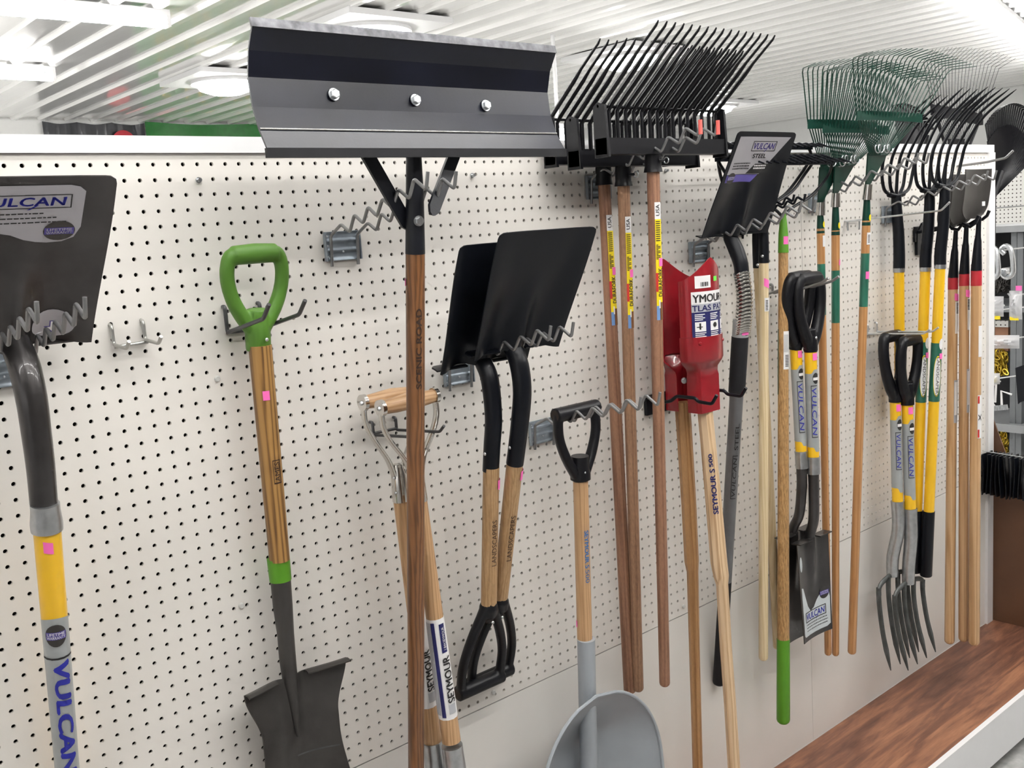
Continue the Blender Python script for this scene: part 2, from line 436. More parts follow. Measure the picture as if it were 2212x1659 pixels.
def mk_shaft(X, top, bot, w0, w1):
    """shaft in the plane x = X seen at two image points; w = visible widths in image pixels"""
    A, B = onx(top[0], top[1], X), onx(bot[0], bot[1], X)
    return Shaft(A, B, w0*dep(A)/FPX/2, w1*dep(B)/FPX/2)
def mk_shaft_d(top, d0, bot, d1, w0, w1):
    A, B = at(top[0], top[1], d0), at(bot[0], bot[1], d1)
    return Shaft(A, B, w0*dep(A)/FPX/2, w1*dep(B)/FPX/2)

# ------------------------------------------------------------------ draping print on a curved surface
def drape(fn, geo, box, mb, mi=0):
    """geo in the unit square -> box (x0,z0,x1,z1) on surface fn(x,z)"""
    vs, fs = geo; x0, z0, x1, z1 = box
    mb.add([fn(x0 + (x1-x0)*u, z0 + (z1-z0)*v) for u, v in vs], fs, mi, True); return mb
def drape_poly(fn, poly, mb, mi=0):
    vs, fs = poly_geo(poly); mb.add([fn(x, z) for x, z in vs], fs, mi, True); return mb
def hexbolt(c, n, r, h, mb=None, up=(0, 0, 1), washer=True):
    mb = mb or MB(); n = unit(n); c = np.asarray(c, float)
    if washer: mb.tube([c, c + n*h*.25], r*1.25, n=18, up=up)
    mb.tube([c, c + n*h*.85, c + n*h], [r, r, r*.82], n=6, up=up, smooth=False)
    return mb

# ================================================================== THE ROOM
CZ = ZO + 1.15; BY = 8.07; RX = 12.03; LX = -7.0; FY = -6.5
solo(MB().box((LX, FY, -.05), (RX, .2, 0)), 'floor', 'concrete', 'grey sealed concrete floor of the aisle below the display', 'floor', kind='structure')
solo(MB().box((LX, .2005, -.05), (RX, BY, 0)), 'floor', 'bounce_floor', 'unseen floor behind the display wall, made pale to bounce light', 'floor', kind='structure')  # unseen; pale colour chosen to bounce lamp light up to the ceiling
def ceiling():
    mb = MB(); P = .2286; prof = [(0, 0), (.148, 0), (.166, .022), (.204, .022), (.222, 0)]
    xs = []
    k0 = int(LX//P)
    for k in range(k0, int(RX//P)+1):
        for a, h in prof: xs.append((k*P + a + .03, CZ - h))
    vs = []; fs = []
    for i, (x, z) in enumerate(xs): vs += [(x, FY, z), (x, BY, z)]
    for i in range(len(xs)-1): fs.append((2*i, 2*i+1, 2*i+3, 2*i+2))
    mb.add(vs, fs, 0, False)
    n = len(xs); mb.add([(xs[0][0], FY, CZ+.03), (xs[-1][0], FY, CZ+.03), (xs[-1][0], BY, CZ+.03), (xs[0][0], BY, CZ+.03)], [(0, 1, 2, 3)], 0, False)
    m, nt, b = nodes('ceiling_metal'); setc(b, Base_Color=(.93, .93, .92, 1), Roughness=.13); b.inputs['Specular IOR Level'].default_value = .9
    b.inputs['Coat Weight'].default_value = .8; b.inputs['Coat Roughness'].default_value = .07
    tc = nt.nodes.new('ShaderNodeTexCoord'); mp = nt.nodes.new('ShaderNodeMapping'); mp.inputs['Scale'].default_value = (9, 1.3, 1)
    no = nt.nodes.new('ShaderNodeTexNoise'); no.inputs['Scale'].default_value = 1.2; no.inputs['Detail'].default_value = 3
    bp = nt.nodes.new('ShaderNodeBump'); bp.inputs['Strength'].default_value = .25; bp.inputs['Distance'].default_value = .005
    nt.links.new(tc.outputs['Object'], mp.inputs[0]); nt.links.new(mp.outputs[0], no.inputs['Vector'])
    nt.links.new(no.outputs['Fac'], bp.inputs['Height']); nt.links.new(bp.outputs[0], b.inputs['Normal']); nt.links.new(bp.outputs[0], b.inputs['Coat Normal'])
    MATS['ceiling_metal'] = m
    solo(mb, 'ceiling', 'ceiling_metal', 'glossy white ribbed metal ceiling reflecting the lamps and banners', 'ceiling', kind='structure', fix=False)
ceiling()
solo(MB().box((LX, BY, 0), (RX, BY+.1, CZ+.03)), 'wall_back', 'wall_paint', 'plain white wall far behind the pegboard display', 'wall', kind='structure')
solo(MB().box((LX, FY-.1, 0), (RX, FY, CZ+.03)), 'wall_front', 'dark_front', 'unseen dark wall behind the camera, added to darken reflections', 'wall', kind='structure')  # unseen dark wall added so the black blades reflect little light
solo(MB().box((RX, FY, 0), (RX+.1, BY, CZ+.03)), 'wall_right', 'wall_paint', 'plain white end wall beyond the rakes on the right', 'wall', kind='structure')

# ------------------------------------------------------------------ display wall (one long gondola)
G = .0254
gond = thing('display_gondola', 'long white pegboard display wall with low wood-look deck', 'display stand', (1.2, -.16, 0))
def pegpanel(x0, x1, name):
    # N = 12 samples with one on every corner direction
    cols = [c for c in range(-60, 134) if x0 + .004 < c*G < x1 - .004]
    xb = [x0] + [(cols[i]+cols[i+1])*G/2 for i in range(len(cols)-1)] + [x1]
    zb = [ZO + .018] + [ZO - (r+.5)*G for r in range(46)] + [ZO - 1.186]
    N = 16; r = .0035; TH = .0055; V = []; F = []; base = 0
    ang = [2*math.pi*k/N for k in range(N)]
    for i, c in enumerate(cols):
        for j in range(47):
            cx, cz = c*G, ZO - j*G; l, rr_, t, b = xb[i]-cx, xb[i+1]-cx, zb[j]-cz, zb[j+1]-cz
            for a in ang:
                ca, sa = math.cos(a), math.sin(a); k = 1/max(abs(ca), abs(sa)); u, v = ca*k, sa*k
                V.append((cx + (u*rr_ if u > 0 else -u*l), 0, cz + (v*t if v > 0 else -v*b)))
            for y in (0, TH):
                V += [(cx + r*math.cos(a), y, cz + r*math.sin(a)) for a in ang]
            for k in range(N):
                k2 = (k+1) % N
                F.append((base+k, base+k2, base+N+k2, base+N+k)); F.append((base+N+k, base+N+k2, base+2*N+k2, base+2*N+k))
            base += 3*N
    mb = MB(); mb.v = V; mb.f = F; mb.m = [0]*len(F); mb.sm = [False]*len(F)
    o = part(mb, name, 'board_white', gond, fix=False)
    # rear skin of the board with the dark cavity behind it
    return o
JX = [-1.5387, -.3202, 2.1173, 3.3363]
for i in range(3):
    pegpanel(JX[i] + .0006, JX[i+1] - .0006, 'pegboard_panel')
    part(MB().box((JX[i] + .0008, 0, ZO-1.79), (JX[i+1] - .0008, .006, ZO-1.1885)), 'lower_panel', 'panel_white', gond)
part(MB().box((-1.54, .040, .2), (3.34, .05, ZO+.02)), 'core_panel', 'recess_shade', gond)  # dark sheet, shade of the cavity behind the holes put into colour
part(MB().box((-1.54, .0065, ZO-1.192), (3.34, .012, ZO-1.182)).box((2.1133, .0065, .2), (2.1213, .012, ZO)), 'seam_strip', 'seam_brown', gond)
part(MB().box((-1.54, -.006, ZO+.0185), (3.372, .11, ZO+.046)), 'top_rail', 'trim_white', gond)
part(MB().box((3.325, -.010, ZO-1.79), (3.372, .11, ZO+.0183)), 'end_post', 'trim_white', gond)
part(MB().box((-1.54, .1, .2), (3.325, .106, ZO+.018)), 'back_panel', 'panel_white', gond)
part(MB().box((-1.54, -.330, ZO-1.79-.018), (3.40, -.002, ZO-1.79)), 'deck', 'deck_laminate', gond)
part(MB().box((-1.54, -.347, ZO-1.945), (3.40, -.331, ZO-1.789)), 'front_rail', 'trim_white', gond)
part(MB().box((-1.54, -.27, 0), (3.40, -.26, ZO-1.81)), 'kick_board', 'recess_shade', gond)  # coloured dark to stand for the shadow in the kick recess
# brown end board standing on the deck
bb = MB(); zt = onx(2137, 900, 3.385)[2]; p2 = onx(2173, 978, 3.385)
bb.prism([(3.380, -.001, ZO-1.789), (3.380, -.001, zt), (3.380, p2[1], p2[2]), (3.380, -.33, p2[2]-.30), (3.380, -.33, ZO-1.789)], (.006, 0, 0))
solo(bb, 'end_board', 'brown_board', 'brown hardboard end panel standing on the deck beside the white post', 'board')

# ------------------------------------------------------------------ lamps on the ceiling
LS = 27.0
emis('lamp_white', (1.0, .985, .955), LS); emis('flood_white', (1.0, .99, .96), 60)
def round_lamp(x, y, label):
    t = thing('ceiling_lamp', label, 'light', (x, y, CZ-.11), 'round ceiling lamps')
    z = CZ - .02; mb = MB(); mb.box((x-.36, y-.36, z-.035), (x+.36, y+.36, z))
    part(mb, 'base_plate', 'trim_white', t)
    part(MB().tube([(x, y, z-.035), (x, y, z-.055)], .255, n=40), 'lamp_ring', 'trim_white', t)
    mb = MB(); pts = []; R = .225
    for k in range(4): a = math.radians(90*k/3); pts.append(((x, y, z-.0552-.08*math.sin(a)), max(.004, R*math.cos(a))))
    mb.tube([p for p, _ in pts], [r for _, r in pts], n=28)
    part(mb, 'diffuser', 'lamp_white', t)
def tube_lamp(x0, x1, y, label, R=.026):
    t = thing('strip_light', label, 'light', ((x0+x1)/2, y, CZ-.10), 'strip lights')
    z = CZ - .02
    part(MB().box((x0, y-.03, z-.03), (x1, y+.03, z+.0)), 'housing', 'trim_white', t)
    part(MB().tube([(x0+.02, y, z-.040-R), (x1-.02, y, z-.040-R)], R, n=10), 'lamp_tube', 'lamp_white', t)
    for xx in (x0, x1-.02): part(MB().box((xx, y-.03, z-.085), (xx+.02, y+.03, z-.0302)), 'end_cap', 'trim_white', t)
round_lamp(3.06, 5.47, 'round white ceiling lamp seen left of the snow pusher blade, the farther one')
round_lamp(3.06, 3.53, 'round white ceiling lamp on a square plate above the snow pusher blade')
for y in (1.59, -.60): round_lamp(3.06, y, 'round white ceiling lamp overhead, outside the picture')
for y in (-.6,): round_lamp(6.0, y, 'round white ceiling lamp overhead, outside the picture')
tube_lamp(-.62, 1.83, 5.44, 'lower of the two strip lights at the top left, above the back wall')
tube_lamp(-.56, 1.88, 3.66, 'upper of the two strip lights at the top left corner')
for x_, y in ((-.56, 1.88), (-.56, -.62), (-.56, -1.5), (-.56, -2.4), (2.3, -1.5), (2.3, -2.4), (-3.2, -1.5)): tube_lamp(x_, x_+2.44, y, 'unseen strip light overhead, added for light')  # unseen strips; the front rows are added to brighten the pegboard
pA = onz(2108, -8, CZ-.085); pB = onz(2300, 140, CZ-.085)
tube_lamp(0, float(np.linalg.norm((pB-pA)[:2])), 0, 'wide strip light glaring in the top right corner', .030)
to = bpy.data.objects['strip_light.%03d' % (sum(1 for o in COL.objects if o.name.startswith('strip_light')) - 1)]
to.rotation_euler = (0, 0, math.atan2(pB[1]-pA[1], pB[0]-pA[0])); to.location = ((pA[0]+pB[0])/2, (pA[1]+pB[1])/2, CZ-.10)
for x_, y in ((-3.4, 4.6),): tube_lamp(x_, x_+2.4, y, 'unseen strip light overhead, added for light')  # unseen strip added to brighten the ceiling and background
# pole hanging from the ceiling with bright spotlights
pz = onz(1193, 68, CZ)
bt = onx(1197, 270, pz[0])
t = thing('hanging_spotlight', 'white pole hanging from the ceiling with a bright lamp beside the pusher blade', 'light', tuple(bt - V3(0, 0, .16)))
part(MB().tube([tuple(pz), (pz[0], pz[1], bt[2]-.02)], .014, n=10), 'pole', 'trim_white', t)
part(MB().box((pz[0]-.17, pz[1]-.04, bt[2]-.03), (pz[0]+.12, pz[1]+.04, bt[2]-.0)), 'crossbar', 'trim_white', t)
part(MB().box((pz[0]-.11, pz[1]-.05, bt[2]-.15), (pz[0]+.12, pz[1]+.02, bt[2]-.031)), 'lamp_head', 'trim_white', t)
part(MB().box((pz[0]-.10, pz[1]-.056, bt[2]-.145), (pz[0]+.11, pz[1]-.051, bt[2]-.036)), 'lamp_lens', 'flood_white', t)
for px_, py_, lb_ in ((1357, 134, 'round white ceiling lamp glaring between the tines of the bedding forks'), (1541, 238, 'distant round ceiling lamp glaring behind the red-tipped hook')):
    p_ = onz(px_, py_, CZ-.09); round_lamp(p_[0], p_[1], lb_)
# ------------------------------------------------------------------ banners on the back wall
def banner(name, px0, px1, ptop, mat, label, zlow, marks):
    A = at(px0, ptop, -(BY-.03)); B = at(px1, ptop, -(BY-.03)); nx = 30; gv = []
    for i in range(8):
        row = []
        for j in range(nx+1):
            x = A[0] + (B[0]-A[0])*j/nx; z = A[2] + (zlow - A[2])*i/7
            row.append((x, BY - .035 - .012*math.sin(j*1.1 + i*.7) - .01*math.sin(j*.37), z - .02*abs(math.sin(j*math.pi/10))*(1-i/7)))
        gv.append(row)
    t = thing(name, label, 'banner', (A[0], BY-.04, zlow))
    part(MB().sheet(gv, .002, (0, -1, 0)), 'cloth', mat, t)
    if marks == 'red':
        c = at(269, 302, -(BY-.08))
        part(MB().tube([(c[0], BY-.07, c[2]-.02), (c[0], BY-.060, c[2]-.02)], .11, n=36, up=(1, 0, 0)), 'red_disc', 'banner_red', t)
    else:
        mb = MB(); r = random.Random(4); w = B[0]-A[0]
        for row in range(5):
            z = A[2] - .26 - row*.24; x = A[0] + w*.06
            while x < B[0] - w*.08:
                k = r.choice((0, 1, 2)); hgt = .11; ww = r.uniform(.06, .11)
                mb.box((x, BY-.066, z-hgt/2), (x+.022, BY-.062, z+hgt/2))
                if k != 1: mb.box((x, BY-.066, z+hgt/2-.02), (x+ww, BY-.062, z+hgt/2))
                if k != 0: mb.box((x, BY-.066, z-hgt/2), (x+ww, BY-.062, z-hgt/2+.02))
                if k == 2: mb.box((x+ww-.02, BY-.066, z-hgt/2), (x+ww, BY-.062, z+hgt/2))
                x += ww + r.choice((.05, .05, .16))
        part(mb, 'lettering', 'banner_yellow', t)
banner('hanging_banner', 90, 310, 262, 'banner_black', 'black vinyl banner with a red round mark on the far wall', 1.5, 'red')
banner('hanging_banner', 312, 905, 263, 'banner_green', 'green vinyl banner with yellow print on the far wall', 1.3, 'yellow')

# ================================================================== HOOKS
PROF = [(.0075, -.038), (.0125, .0186), (.056, .038), (.083, .0227), (.1035, .0528), (.130, .036), (.150, .0637), (.176, .046), (.197, .0745), (.226, .057), (.2465, .087), (.276, .069), (.294, .100), (.325, .080), (.333, .108)]
def fillet(P, n=3, k=.28):
    out = [P[0]]
    for i in range(1, len(P)-1):
        a, b, c = map(lambda q: np.asarray(q, float), (P[i-1], P[i], P[i+1]))
        ra = min(.006, np.linalg.norm(a-b)*k); rc = min(.006, np.linalg.norm(c-b)*k)
        p0 = b + unit(a-b)*ra; p2 = b + unit(c-b)*rc
        for j in range(n+1):
            t = j/n; out.append((1-t)**2*p0 + 2*t*(1-t)*b + t*t*p2)
    out.append(P[-1]); return [np.asarray(p, float) for p in out]
def wave_hook(xm, zb, label, mat='hook_grey', plate='galvanised', w=.058, tips=None, s=1.):
    t = thing('wavy_hook', label, 'hook', (xm, -.004, ZO+zb-.05), 'wavy double-wire tool hooks')
    mb = MB(); z0 = ZO + zb
    gv = []
    zz = np.linspace(.026, -.028, 25)
    for z in zz:
        bulge = .0018 * max(0, math.cos((z*1000 % 18 - 9)/9*math.pi)); gv.append([(xm + x, -.0055 - bulge, z0 + z) for x in np.linspace(-.037, .037, 3)])
    mb.sheet(gv, .0015, (0, -1, 0))
    for sx in (-1, 1): mb.box((xm+sx*.0375-.0012, -.012, z0-.028), (xm+sx*.0375+.0012, -.0035, z0+.026))
    part(mb, 'bracket_plate', plate, t)
    rv = MB()
    for sx in (-.035, .035):
        for sz in (-.02, 0, .018): rv.ball((xm+sx*.95, -.0075, z0+sz), .0022, 8)
    rv.ball((xm, -.0075, z0-.012), .002, 8)
    part(rv, 'rivets', 'zinc', t)
    for sx in (-1, 1):
        pts = fillet([V3(xm + sx*w/2, -d*s if d > .02 else -d-.003, z0 + z*s if d > .02 else z0+z) for d, z in PROF])
        wr = part(MB().tube(pts, .0031, n=10, up=(1, 0, 0)), 'wire_arm', mat, t)
        if tips:
            e = pts[-1]; part(MB().tube([e + V3(0, 0, .003), e - V3(0, 0, .026)], .0044, n=10), 'rubber_tip', tips, wr)
    return t
wave_hook(-.044, -.303, 'grey wavy wire hook carrying the big silver-labelled shovel at the left edge')
wave_hook(.5715, -.153, 'grey wavy wire hook holding the snow pusher pole')
wave_hook(.824, -.430, 'grey wavy wire hook holding the two black square shovels', s=.99)
wave_hook(1.050, -.599, 'grey wavy wire hook under the black D grip of the grey scoop', s=1.01)
wave_hook(1.274, -.060, 'grey wavy wire hook with red tips holding the bedding forks', tips='red_tip', s=1.0)
wave_hook(1.636, -.232, 'grey wavy wire hook holding the black steel shovel with the braided neck')
wave_hook(2.188, -.124, 'grey wavy wire hook holding the green wire leaf rakes')
wave_hook(2.603, -.175, 'grey wavy wire hook holding the yellow-handled manure forks', mat='hook_grey', s=1.0)

def wire_thing(name, label, cat, polys, r, mat, group=None, n=10, f=True):
    mb = MB()
    for P in polys: mb.tube(fillet([np.asarray(p, float) for p in P]) if f else P, r, n=n)
    return solo(mb, name, mat, label, cat, group)
def lhook(px, py, length, tip, label, r=.0028, mat='hook_silver', tipd=.02, drop=.028, dbl=None):
    """simple peg hook: stem up the board, arm straight out, tip turned up"""
    p = at(px, py, .006); P = []
    for dx in ([0] if dbl is None else dbl):
        P.append([p + V3(dx, .010, drop), p + V3(dx, 0, drop-.002), p + V3(dx, 0, 0), p + V3(dx, -length, tip*.3), p + V3(dx, -length-tipd, tip)])
    if dbl and len(dbl) > 1: P.append([p + V3(dbl[0], 0, -.003), p + V3(dbl[-1], 0, -.003)])
    return wire_thing('peg_hook', label, 'hook', P, r, mat, 'small peg hooks')
# pair of small silver hooks (one welded piece)
a = at(247, 745, .008); b = at(320, 735, .008)
P = []
for px, py in ((240, 705), (308, 695)):
    p = at(px, py, .006); P.append([p + V3(0, .012, .004), p + V3(0, -.002, 0), p + V3(.000, -.002, -.030), p + V3(0, -.058, -.034), p + V3(0, -.072, -.022)])
P.append([P[0][2] + V3(0, 0, -.004), P[1][2] + V3(.004, 0, -.004)])
wire_thing('peg_hook', 'small empty double silver hook on the bare pegboard left of the green shovel', 'hook', P, .0030, 'hook_silver', 'small peg hooks')
# dark pair under the green D grip
P = []
for X, py in ((.322, 695), (.388, 680)):
    p0 = V3(X, -.008, ZO-.245); P.append([p0 + V3(0, .012, 0), p0, p0 + V3(0, 0, -.045), p0 + V3(0, -.140, -.018), p0 + V3(0, -.165, .006)])
P.append([P[0][2] + V3(0, .003, 0), P[1][2] + V3(0, .003, 0)])
wire_thing('peg_hook', 'dark grey two-prong hook through the green D grip', 'hook', P, .0036, 'hook_dark', 'small peg hooks')

# ================================================================== TOOL BUILDING BLOCKS
def spine(X, L):
    """image centre line with widths, in the plane x = X -> points and radii"""
    P = [onx(x, y, X) for x, y, w in L]; return P, [w*dep(p)/FPX/2 for p, (x, y, w) in zip(P, L)]
def smooth_spine(P, R, n=5):
    Q = catmull(P, n); k = len(Q); rr = np.interp(np.linspace(0, len(R)-1, k), range(len(R)), R); return Q, list(rr)
class Blade:
    """blade surface: heel point H, tip point T, half width as a function, relief as a function; y towards the viewer"""
    def __init__(s, H, T, wfn, yfn, xdir=(1, 0, 0)):
        s.H, s.T = np.asarray(H, float), np.asarray(T, float); s.L = np.linalg.norm(s.T - s.H); s.z = unit(s.T - s.H)
        x = np.asarray(xdir, float); s.x = unit(x - s.z*(x @ s.z)); s.n = np.cross(s.x, s.z)
        if s.n @ V3(0, -1, 0) < 0: s.n = -s.n
        s.w, s.y = wfn, yfn
    def P(s, x, z, e=0.):           # x metres, z 0..1 along the blade
        return s.H + s.z*(z*s.L) + s.x*x + s.n*(s.y(x, z) + e)
    def mesh(s, nu=33, nv=40, th=.0022, tipf=None, mb=None, heelf=None):
        mb = mb or MB(); g = []
        for i in range(nv+1):
            v = i/nv; row = []
            for j in range(nu+1):
                u = 2*j/nu - 1; x = u*s.w(v); zt = v
                if tipf: zt = v + (tipf(u))*max(0, (v-.5)*2)
                if heelf: zt += heelf(u)*max(0, (.5-v)*2)
                row.append(s.P(x, zt))
            g.append(row)
        return mb.sheet(g, th, s.n)
def gauss(x, s): return math.exp(-(x/s)**2)
def ss(a, b, x):
    t = max(0., min(1., (x-a)/(b-a))); return t*t*(3-2*t)
def d_grip(t, N, top, W, bar_r, arm_r, sock_r, sock_len, mat, name='d_grip', bottom=False, style='round', up=None, voxel=.0024, k=1., neck=.3, open_ends=False):
    """N = end of the shaft (point), top = centre of the grip bar; grip bar runs along x"""
    N, top = np.asarray(N, float), np.asarray(top, float); z = unit(top - N); H = np.linalg.norm(top - N)
    x = V3(1, 0, 0); x = unit(x - z*(x @ z)); P = lambda a, b: N + x*a + z*b
    mb = MB()
    mb.tube([P(0, -sock_len), P(0, -sock_len*.1), P(0, H*.12)], [sock_r*.98, sock_r, sock_r*.92], n=20, up=x)
    hw = W/2
    if style == 'round':
        for sgn in (-1, 1):
            hi = hw - arm_r; arm = [P(0, -H*.02), P(sgn*hi*.26, H*.10), P(sgn*hi*.56, H*.25), P(sgn*hi*.82, H*.43), P(sgn*hi*.985, H*.64), P(sgn*hi, H*.84), P(sgn*hi*.84, H*.985), P(sgn*hi*.5, H*1.0)]
            Q = catmull(arm, 5); n = len(Q); R = np.interp(np.linspace(0, 1, n), [0, .2, .5, .75, .9, 1], [sock_r*.72, arm_r*1.1, arm_r*1.0, arm_r, (arm_r*1.6+bar_r)/2.6, bar_r])
            mb.tube(Q, list(R), n=14, flat=.95)
        mb.tube([P(-hw*.62, H), P(0, H+.001), P(hw*.62, H)], [bar_r, bar_r*1.06, bar_r], n=16); mb.tube([P(0, -H*.05), P(0, H*neck*.52)], [sock_r*.95, sock_r*.8], n=16)
    else:
        for sgn in (-1, 1):
            arm = [P(0, -H*.04), P(sgn*hw*.30, H*.13), P(sgn*hw*.66, H*.40), P(sgn*hw*.88, H*.68), P(sgn*(hw-.008), H*.95), P(sgn*(hw-.009), H*1.0)]
            Q = catmull(arm, 5); n = len(Q); R = np.interp(np.linspace(0, 1, n), [0, .2, .5, .8, 1], [sock_r*.85, arm_r*1.1, arm_r, arm_r, arm_r*1.05])
            mb.tube(Q, list(R), n=14, flat=.8, up=(0, 1, 0))
        mb.tube([P(-hw, H), P(hw, H)], bar_r, n=20)
        mb.tube([P(0, -H*.02), P(0, H*.20)], [sock_r*.9, sock_r*.55], n=16)
    o = part(mb, name, mat, t, remesh=voxel, smooth_it=3)
    if open_ends:
        for sgn in (-1, 1): part(MB().tube([P(sgn*(hw-.004), H), P(sgn*(hw+.0008), H)], bar_r*.68, n=18), 'open_end', 'recess_shade', o)  # solid dark disc painted as the shade inside a hollow bar end
    return o
def rivet(t, p, n, r, mat='zinc', name='rivet'):
    n = unit(n); mb = MB(); p = np.asarray(p, float)
    mb.tube([p, p + n*r*.35, p + n*r*.7], [r, r*.85, r*.35], n=12); return part(mb, name, mat, t)
def sh_rivet(t, sh, py, f, r=.0035, k=1., name='rivet', mat='zinc'):
    tt = sh.t(py); th = sh.thc(tt) + math.asin(f); p = sh.sp(tt, th, k, -.0004); return rivet(t, p, p - sh.p(tt), r, mat, name)
def vulcan_logo(mb_fr, fn, x0, z0, x1, z1, frame_mb, text_mb, fw=.0012, string='VULCAN'):
    """framed VULCAN wordmark on a surface fn(x,z), reading along +x"""
    fz = fw*2.8
    for poly in ([(x0, z1-fz), (x1, z1-fz), (x1, z1), (x0, z1)], [(x0, z0), (x1, z0), (x1, z0+fz), (x0, z0+fz)], [(x0, z0), (x0+fw, z0), (x0+fw, z1), (x0, z1)], [(x1-fw, z0), (x1, z0), (x1, z1), (x1-fw, z1)]):
        drape_poly(fn, poly, frame_mb)
    w, h = x1-x0, z1-z0
    drape(fn, tgeo(string, .03, .12, 1.05), (x0+w*.06, z0+h*.2, x1-w*.06, z0+h*.8), text_mb)
    # slash tail of the A
    drape_poly(fn, [(x0+w*.545, z0-h*.08), (x0+w*.575, z0-h*.08), (x0+w*.665, z0+h*.24), (x0+w*.635, z0+h*.24)], text_mb)
def shaft_logo(t, sh, t0, t1, f0, f1, up, parent, frame=True, bold=.0, k=1., col='ink_blue', string='VULCAN', fc='ink_black', ft=.004):
    if frame:
        fm = MB(); L = np.linalg.norm(sh.A-sh.B); dt = .0022/L; a0, a1 = f0-.12, f1+.1
        for tt0, tt1, g0, g1 in ((t0-dt*3, t0-dt*2, a0, a1), (t1+dt*2, t1+dt*3, a0, a1), (t0-dt*3, t1+dt*3, a0, a0+.09), ):
            sh.patch(tt0, tt1, g0, g1, k, .0014, fm)
        part(fm, 'logo_frame', fc, parent)
    part(sh.text(string, t0, t1, f0, f1, up, k, .0016, bold, .12, spacing=1.05), 'logo_lettering', col, parent)
def warranty_seal(fn, cx, cz, rx, rz, parent):
    mb = MB(); drape_poly(fn(.0014), circ(cx, cz, rx, rz, 24), mb); o = part(mb, 'round_seal', 'gunmetal', parent)
    mb = MB(); w = rx*.92
    drape_poly(fn(.0018), [(cx-w, cz-rz*.34), (cx+w, cz-rz*.34), (cx+w, cz+rz*.34), (cx-w, cz+rz*.34)], mb); part(mb, 'seal_band', 'ink_purple', o)
    mb = MB(); drape(fn(.0022), tgeo('LIFETIME', .01), (cx-w*.85, cz+rz*.03, cx+w*.85, cz+rz*.28), mb); drape(fn(.0022), tgeo('WARRANTY', .01), (cx-w*.9, cz-rz*.28, cx+w*.9, cz-rz*.03), mb)
    part(mb, 'seal_lettering', 'paper', o)
def lines_of_print(fn, x0, x1, zs, h, mb, n=9, seed=1):
    r = random.Random(seed)
    for z in zs:
        x = x0
        while x < x1 - .002:
            w = min(r.uniform(.003, .008), x1-x); drape_poly(fn, [(x, z), (x+w, z), (x+w, z+h), (x, z+h)], mb); x += w + .0016
def tab(H, x, n, z, x0, x1, depth, mb, th=.003, lift=.0):
    """folded foot step along the heel: x0..x1 along blade x, bent backwards by depth"""
    a = H + x*x0; b = H + x*x1; g = []
    for i in range(7):
        s_ = i/6; back = -n*depth*s_ + z*(-lift*s_*s_)
        sh_ = .0 if i < 5 else (.12 if i == 5 else .3)
        g.append([a + (b-a)*(sh_/2 + (1-sh_)*j/6) + back for j in range(7)])
    return mb.sheet(g, th, z)

# ================================================================== 1  SNOW PUSHER
X = .575
T = thing('snow_pusher', 'wide black steel snow pusher with walnut-brown pole and SCENIC ROAD print', 'snow pusher', onx(899, 1760, X))
sh = Shaft(onx(897, 545, X), onx(899, 1700, X), 42*dep(onx(897, 545, X))/FPX/2, 34*dep(onx(899, 1700, X))/FPX/2)
part(sh.rod(0, 1.06, rnd1=.012), 'pole', 'wood_walnut', T)
P_, R_ = spine(X, [(893, 300, 33), (894, 345, 34), (896, 420, 39), (897, 548, 43)])
sock = part(MB().tube(P_, R_, n=28), 'socket', 'black_steel', T)
part(sh.text('SCENIC ROAD', sh.t(664), sh.t(835), .08, .62, True, bold=.035), 'pole_lettering', 'burn_brown', T)
part(sh.patch(sh.t(602), sh.t(617), -1.25, -.93, e=.0012), 'price_sticker', 'pink', T)
for (px, py), (qx, qy) in (((884, 482), (776, 300)), ((922, 452), (996, 300))):
    a = onx(px, py, X); a = a + V3(-.008 if px < 900 else .012, -.006, 0); 
    sgn = -1 if px < 900 else 1
    b = at(qx, qy, .250); ax = unit(b - a); L = np.linalg.norm(b-a)
    g = MB(); sidev = unit(np.cross(ax, V3(0, -1, 0))); hw = 15*dep(a)/FPX
    mb = MB(); poly = []
    for k in range(9): an = math.pi*(k/8) + math.pi; poly.append(a + hw*(math.cos(an)*sidev + math.sin(an)*ax*.9))
    if (np.cross(sidev, ax) @ V3(0, -1, 0)) == 0: pass
    poly = [a - hw*sidev, a - ax*hw*.9 - sidev*hw*.5, a - ax*hw*1.1, a - ax*hw*.9 + sidev*hw*.5, a + hw*sidev, b + hw*sidev, b - hw*sidev]
    part(mb.prism(poly, (0, .006, 0)), 'brace', 'black_steel', T)
part(hexbolt(sh.sp(sh.t(475), sh.thc(0) + .35, 1.0), sh.sp(0, sh.thc(0)+.35) - sh.p(0), .0072, .007, up=(0, 0, 1)), 'bolt', 'zinc', sock)
# blade: folded profile swept between x = .28 and x = .88
prof = [onx(x, y, .28)[1:] for x, y in ((545, 43), (545, 55), (537, 108), (536, 166), (546, 230), (560, 278), (577, 319), (580, 331))]
yb = prof[0][0]; prof = np.array(prof)
prof[0] = prof[1] + np.array([.004, .0125])      # rolled top lip
prof[-1] = prof[-2] + np.array([.004, -.013])   # cutting edge
mb = MB(); g = []
for (y, z) in prof: g.append([(x, y, z) for x in np.linspace(.28, .885, 13)])
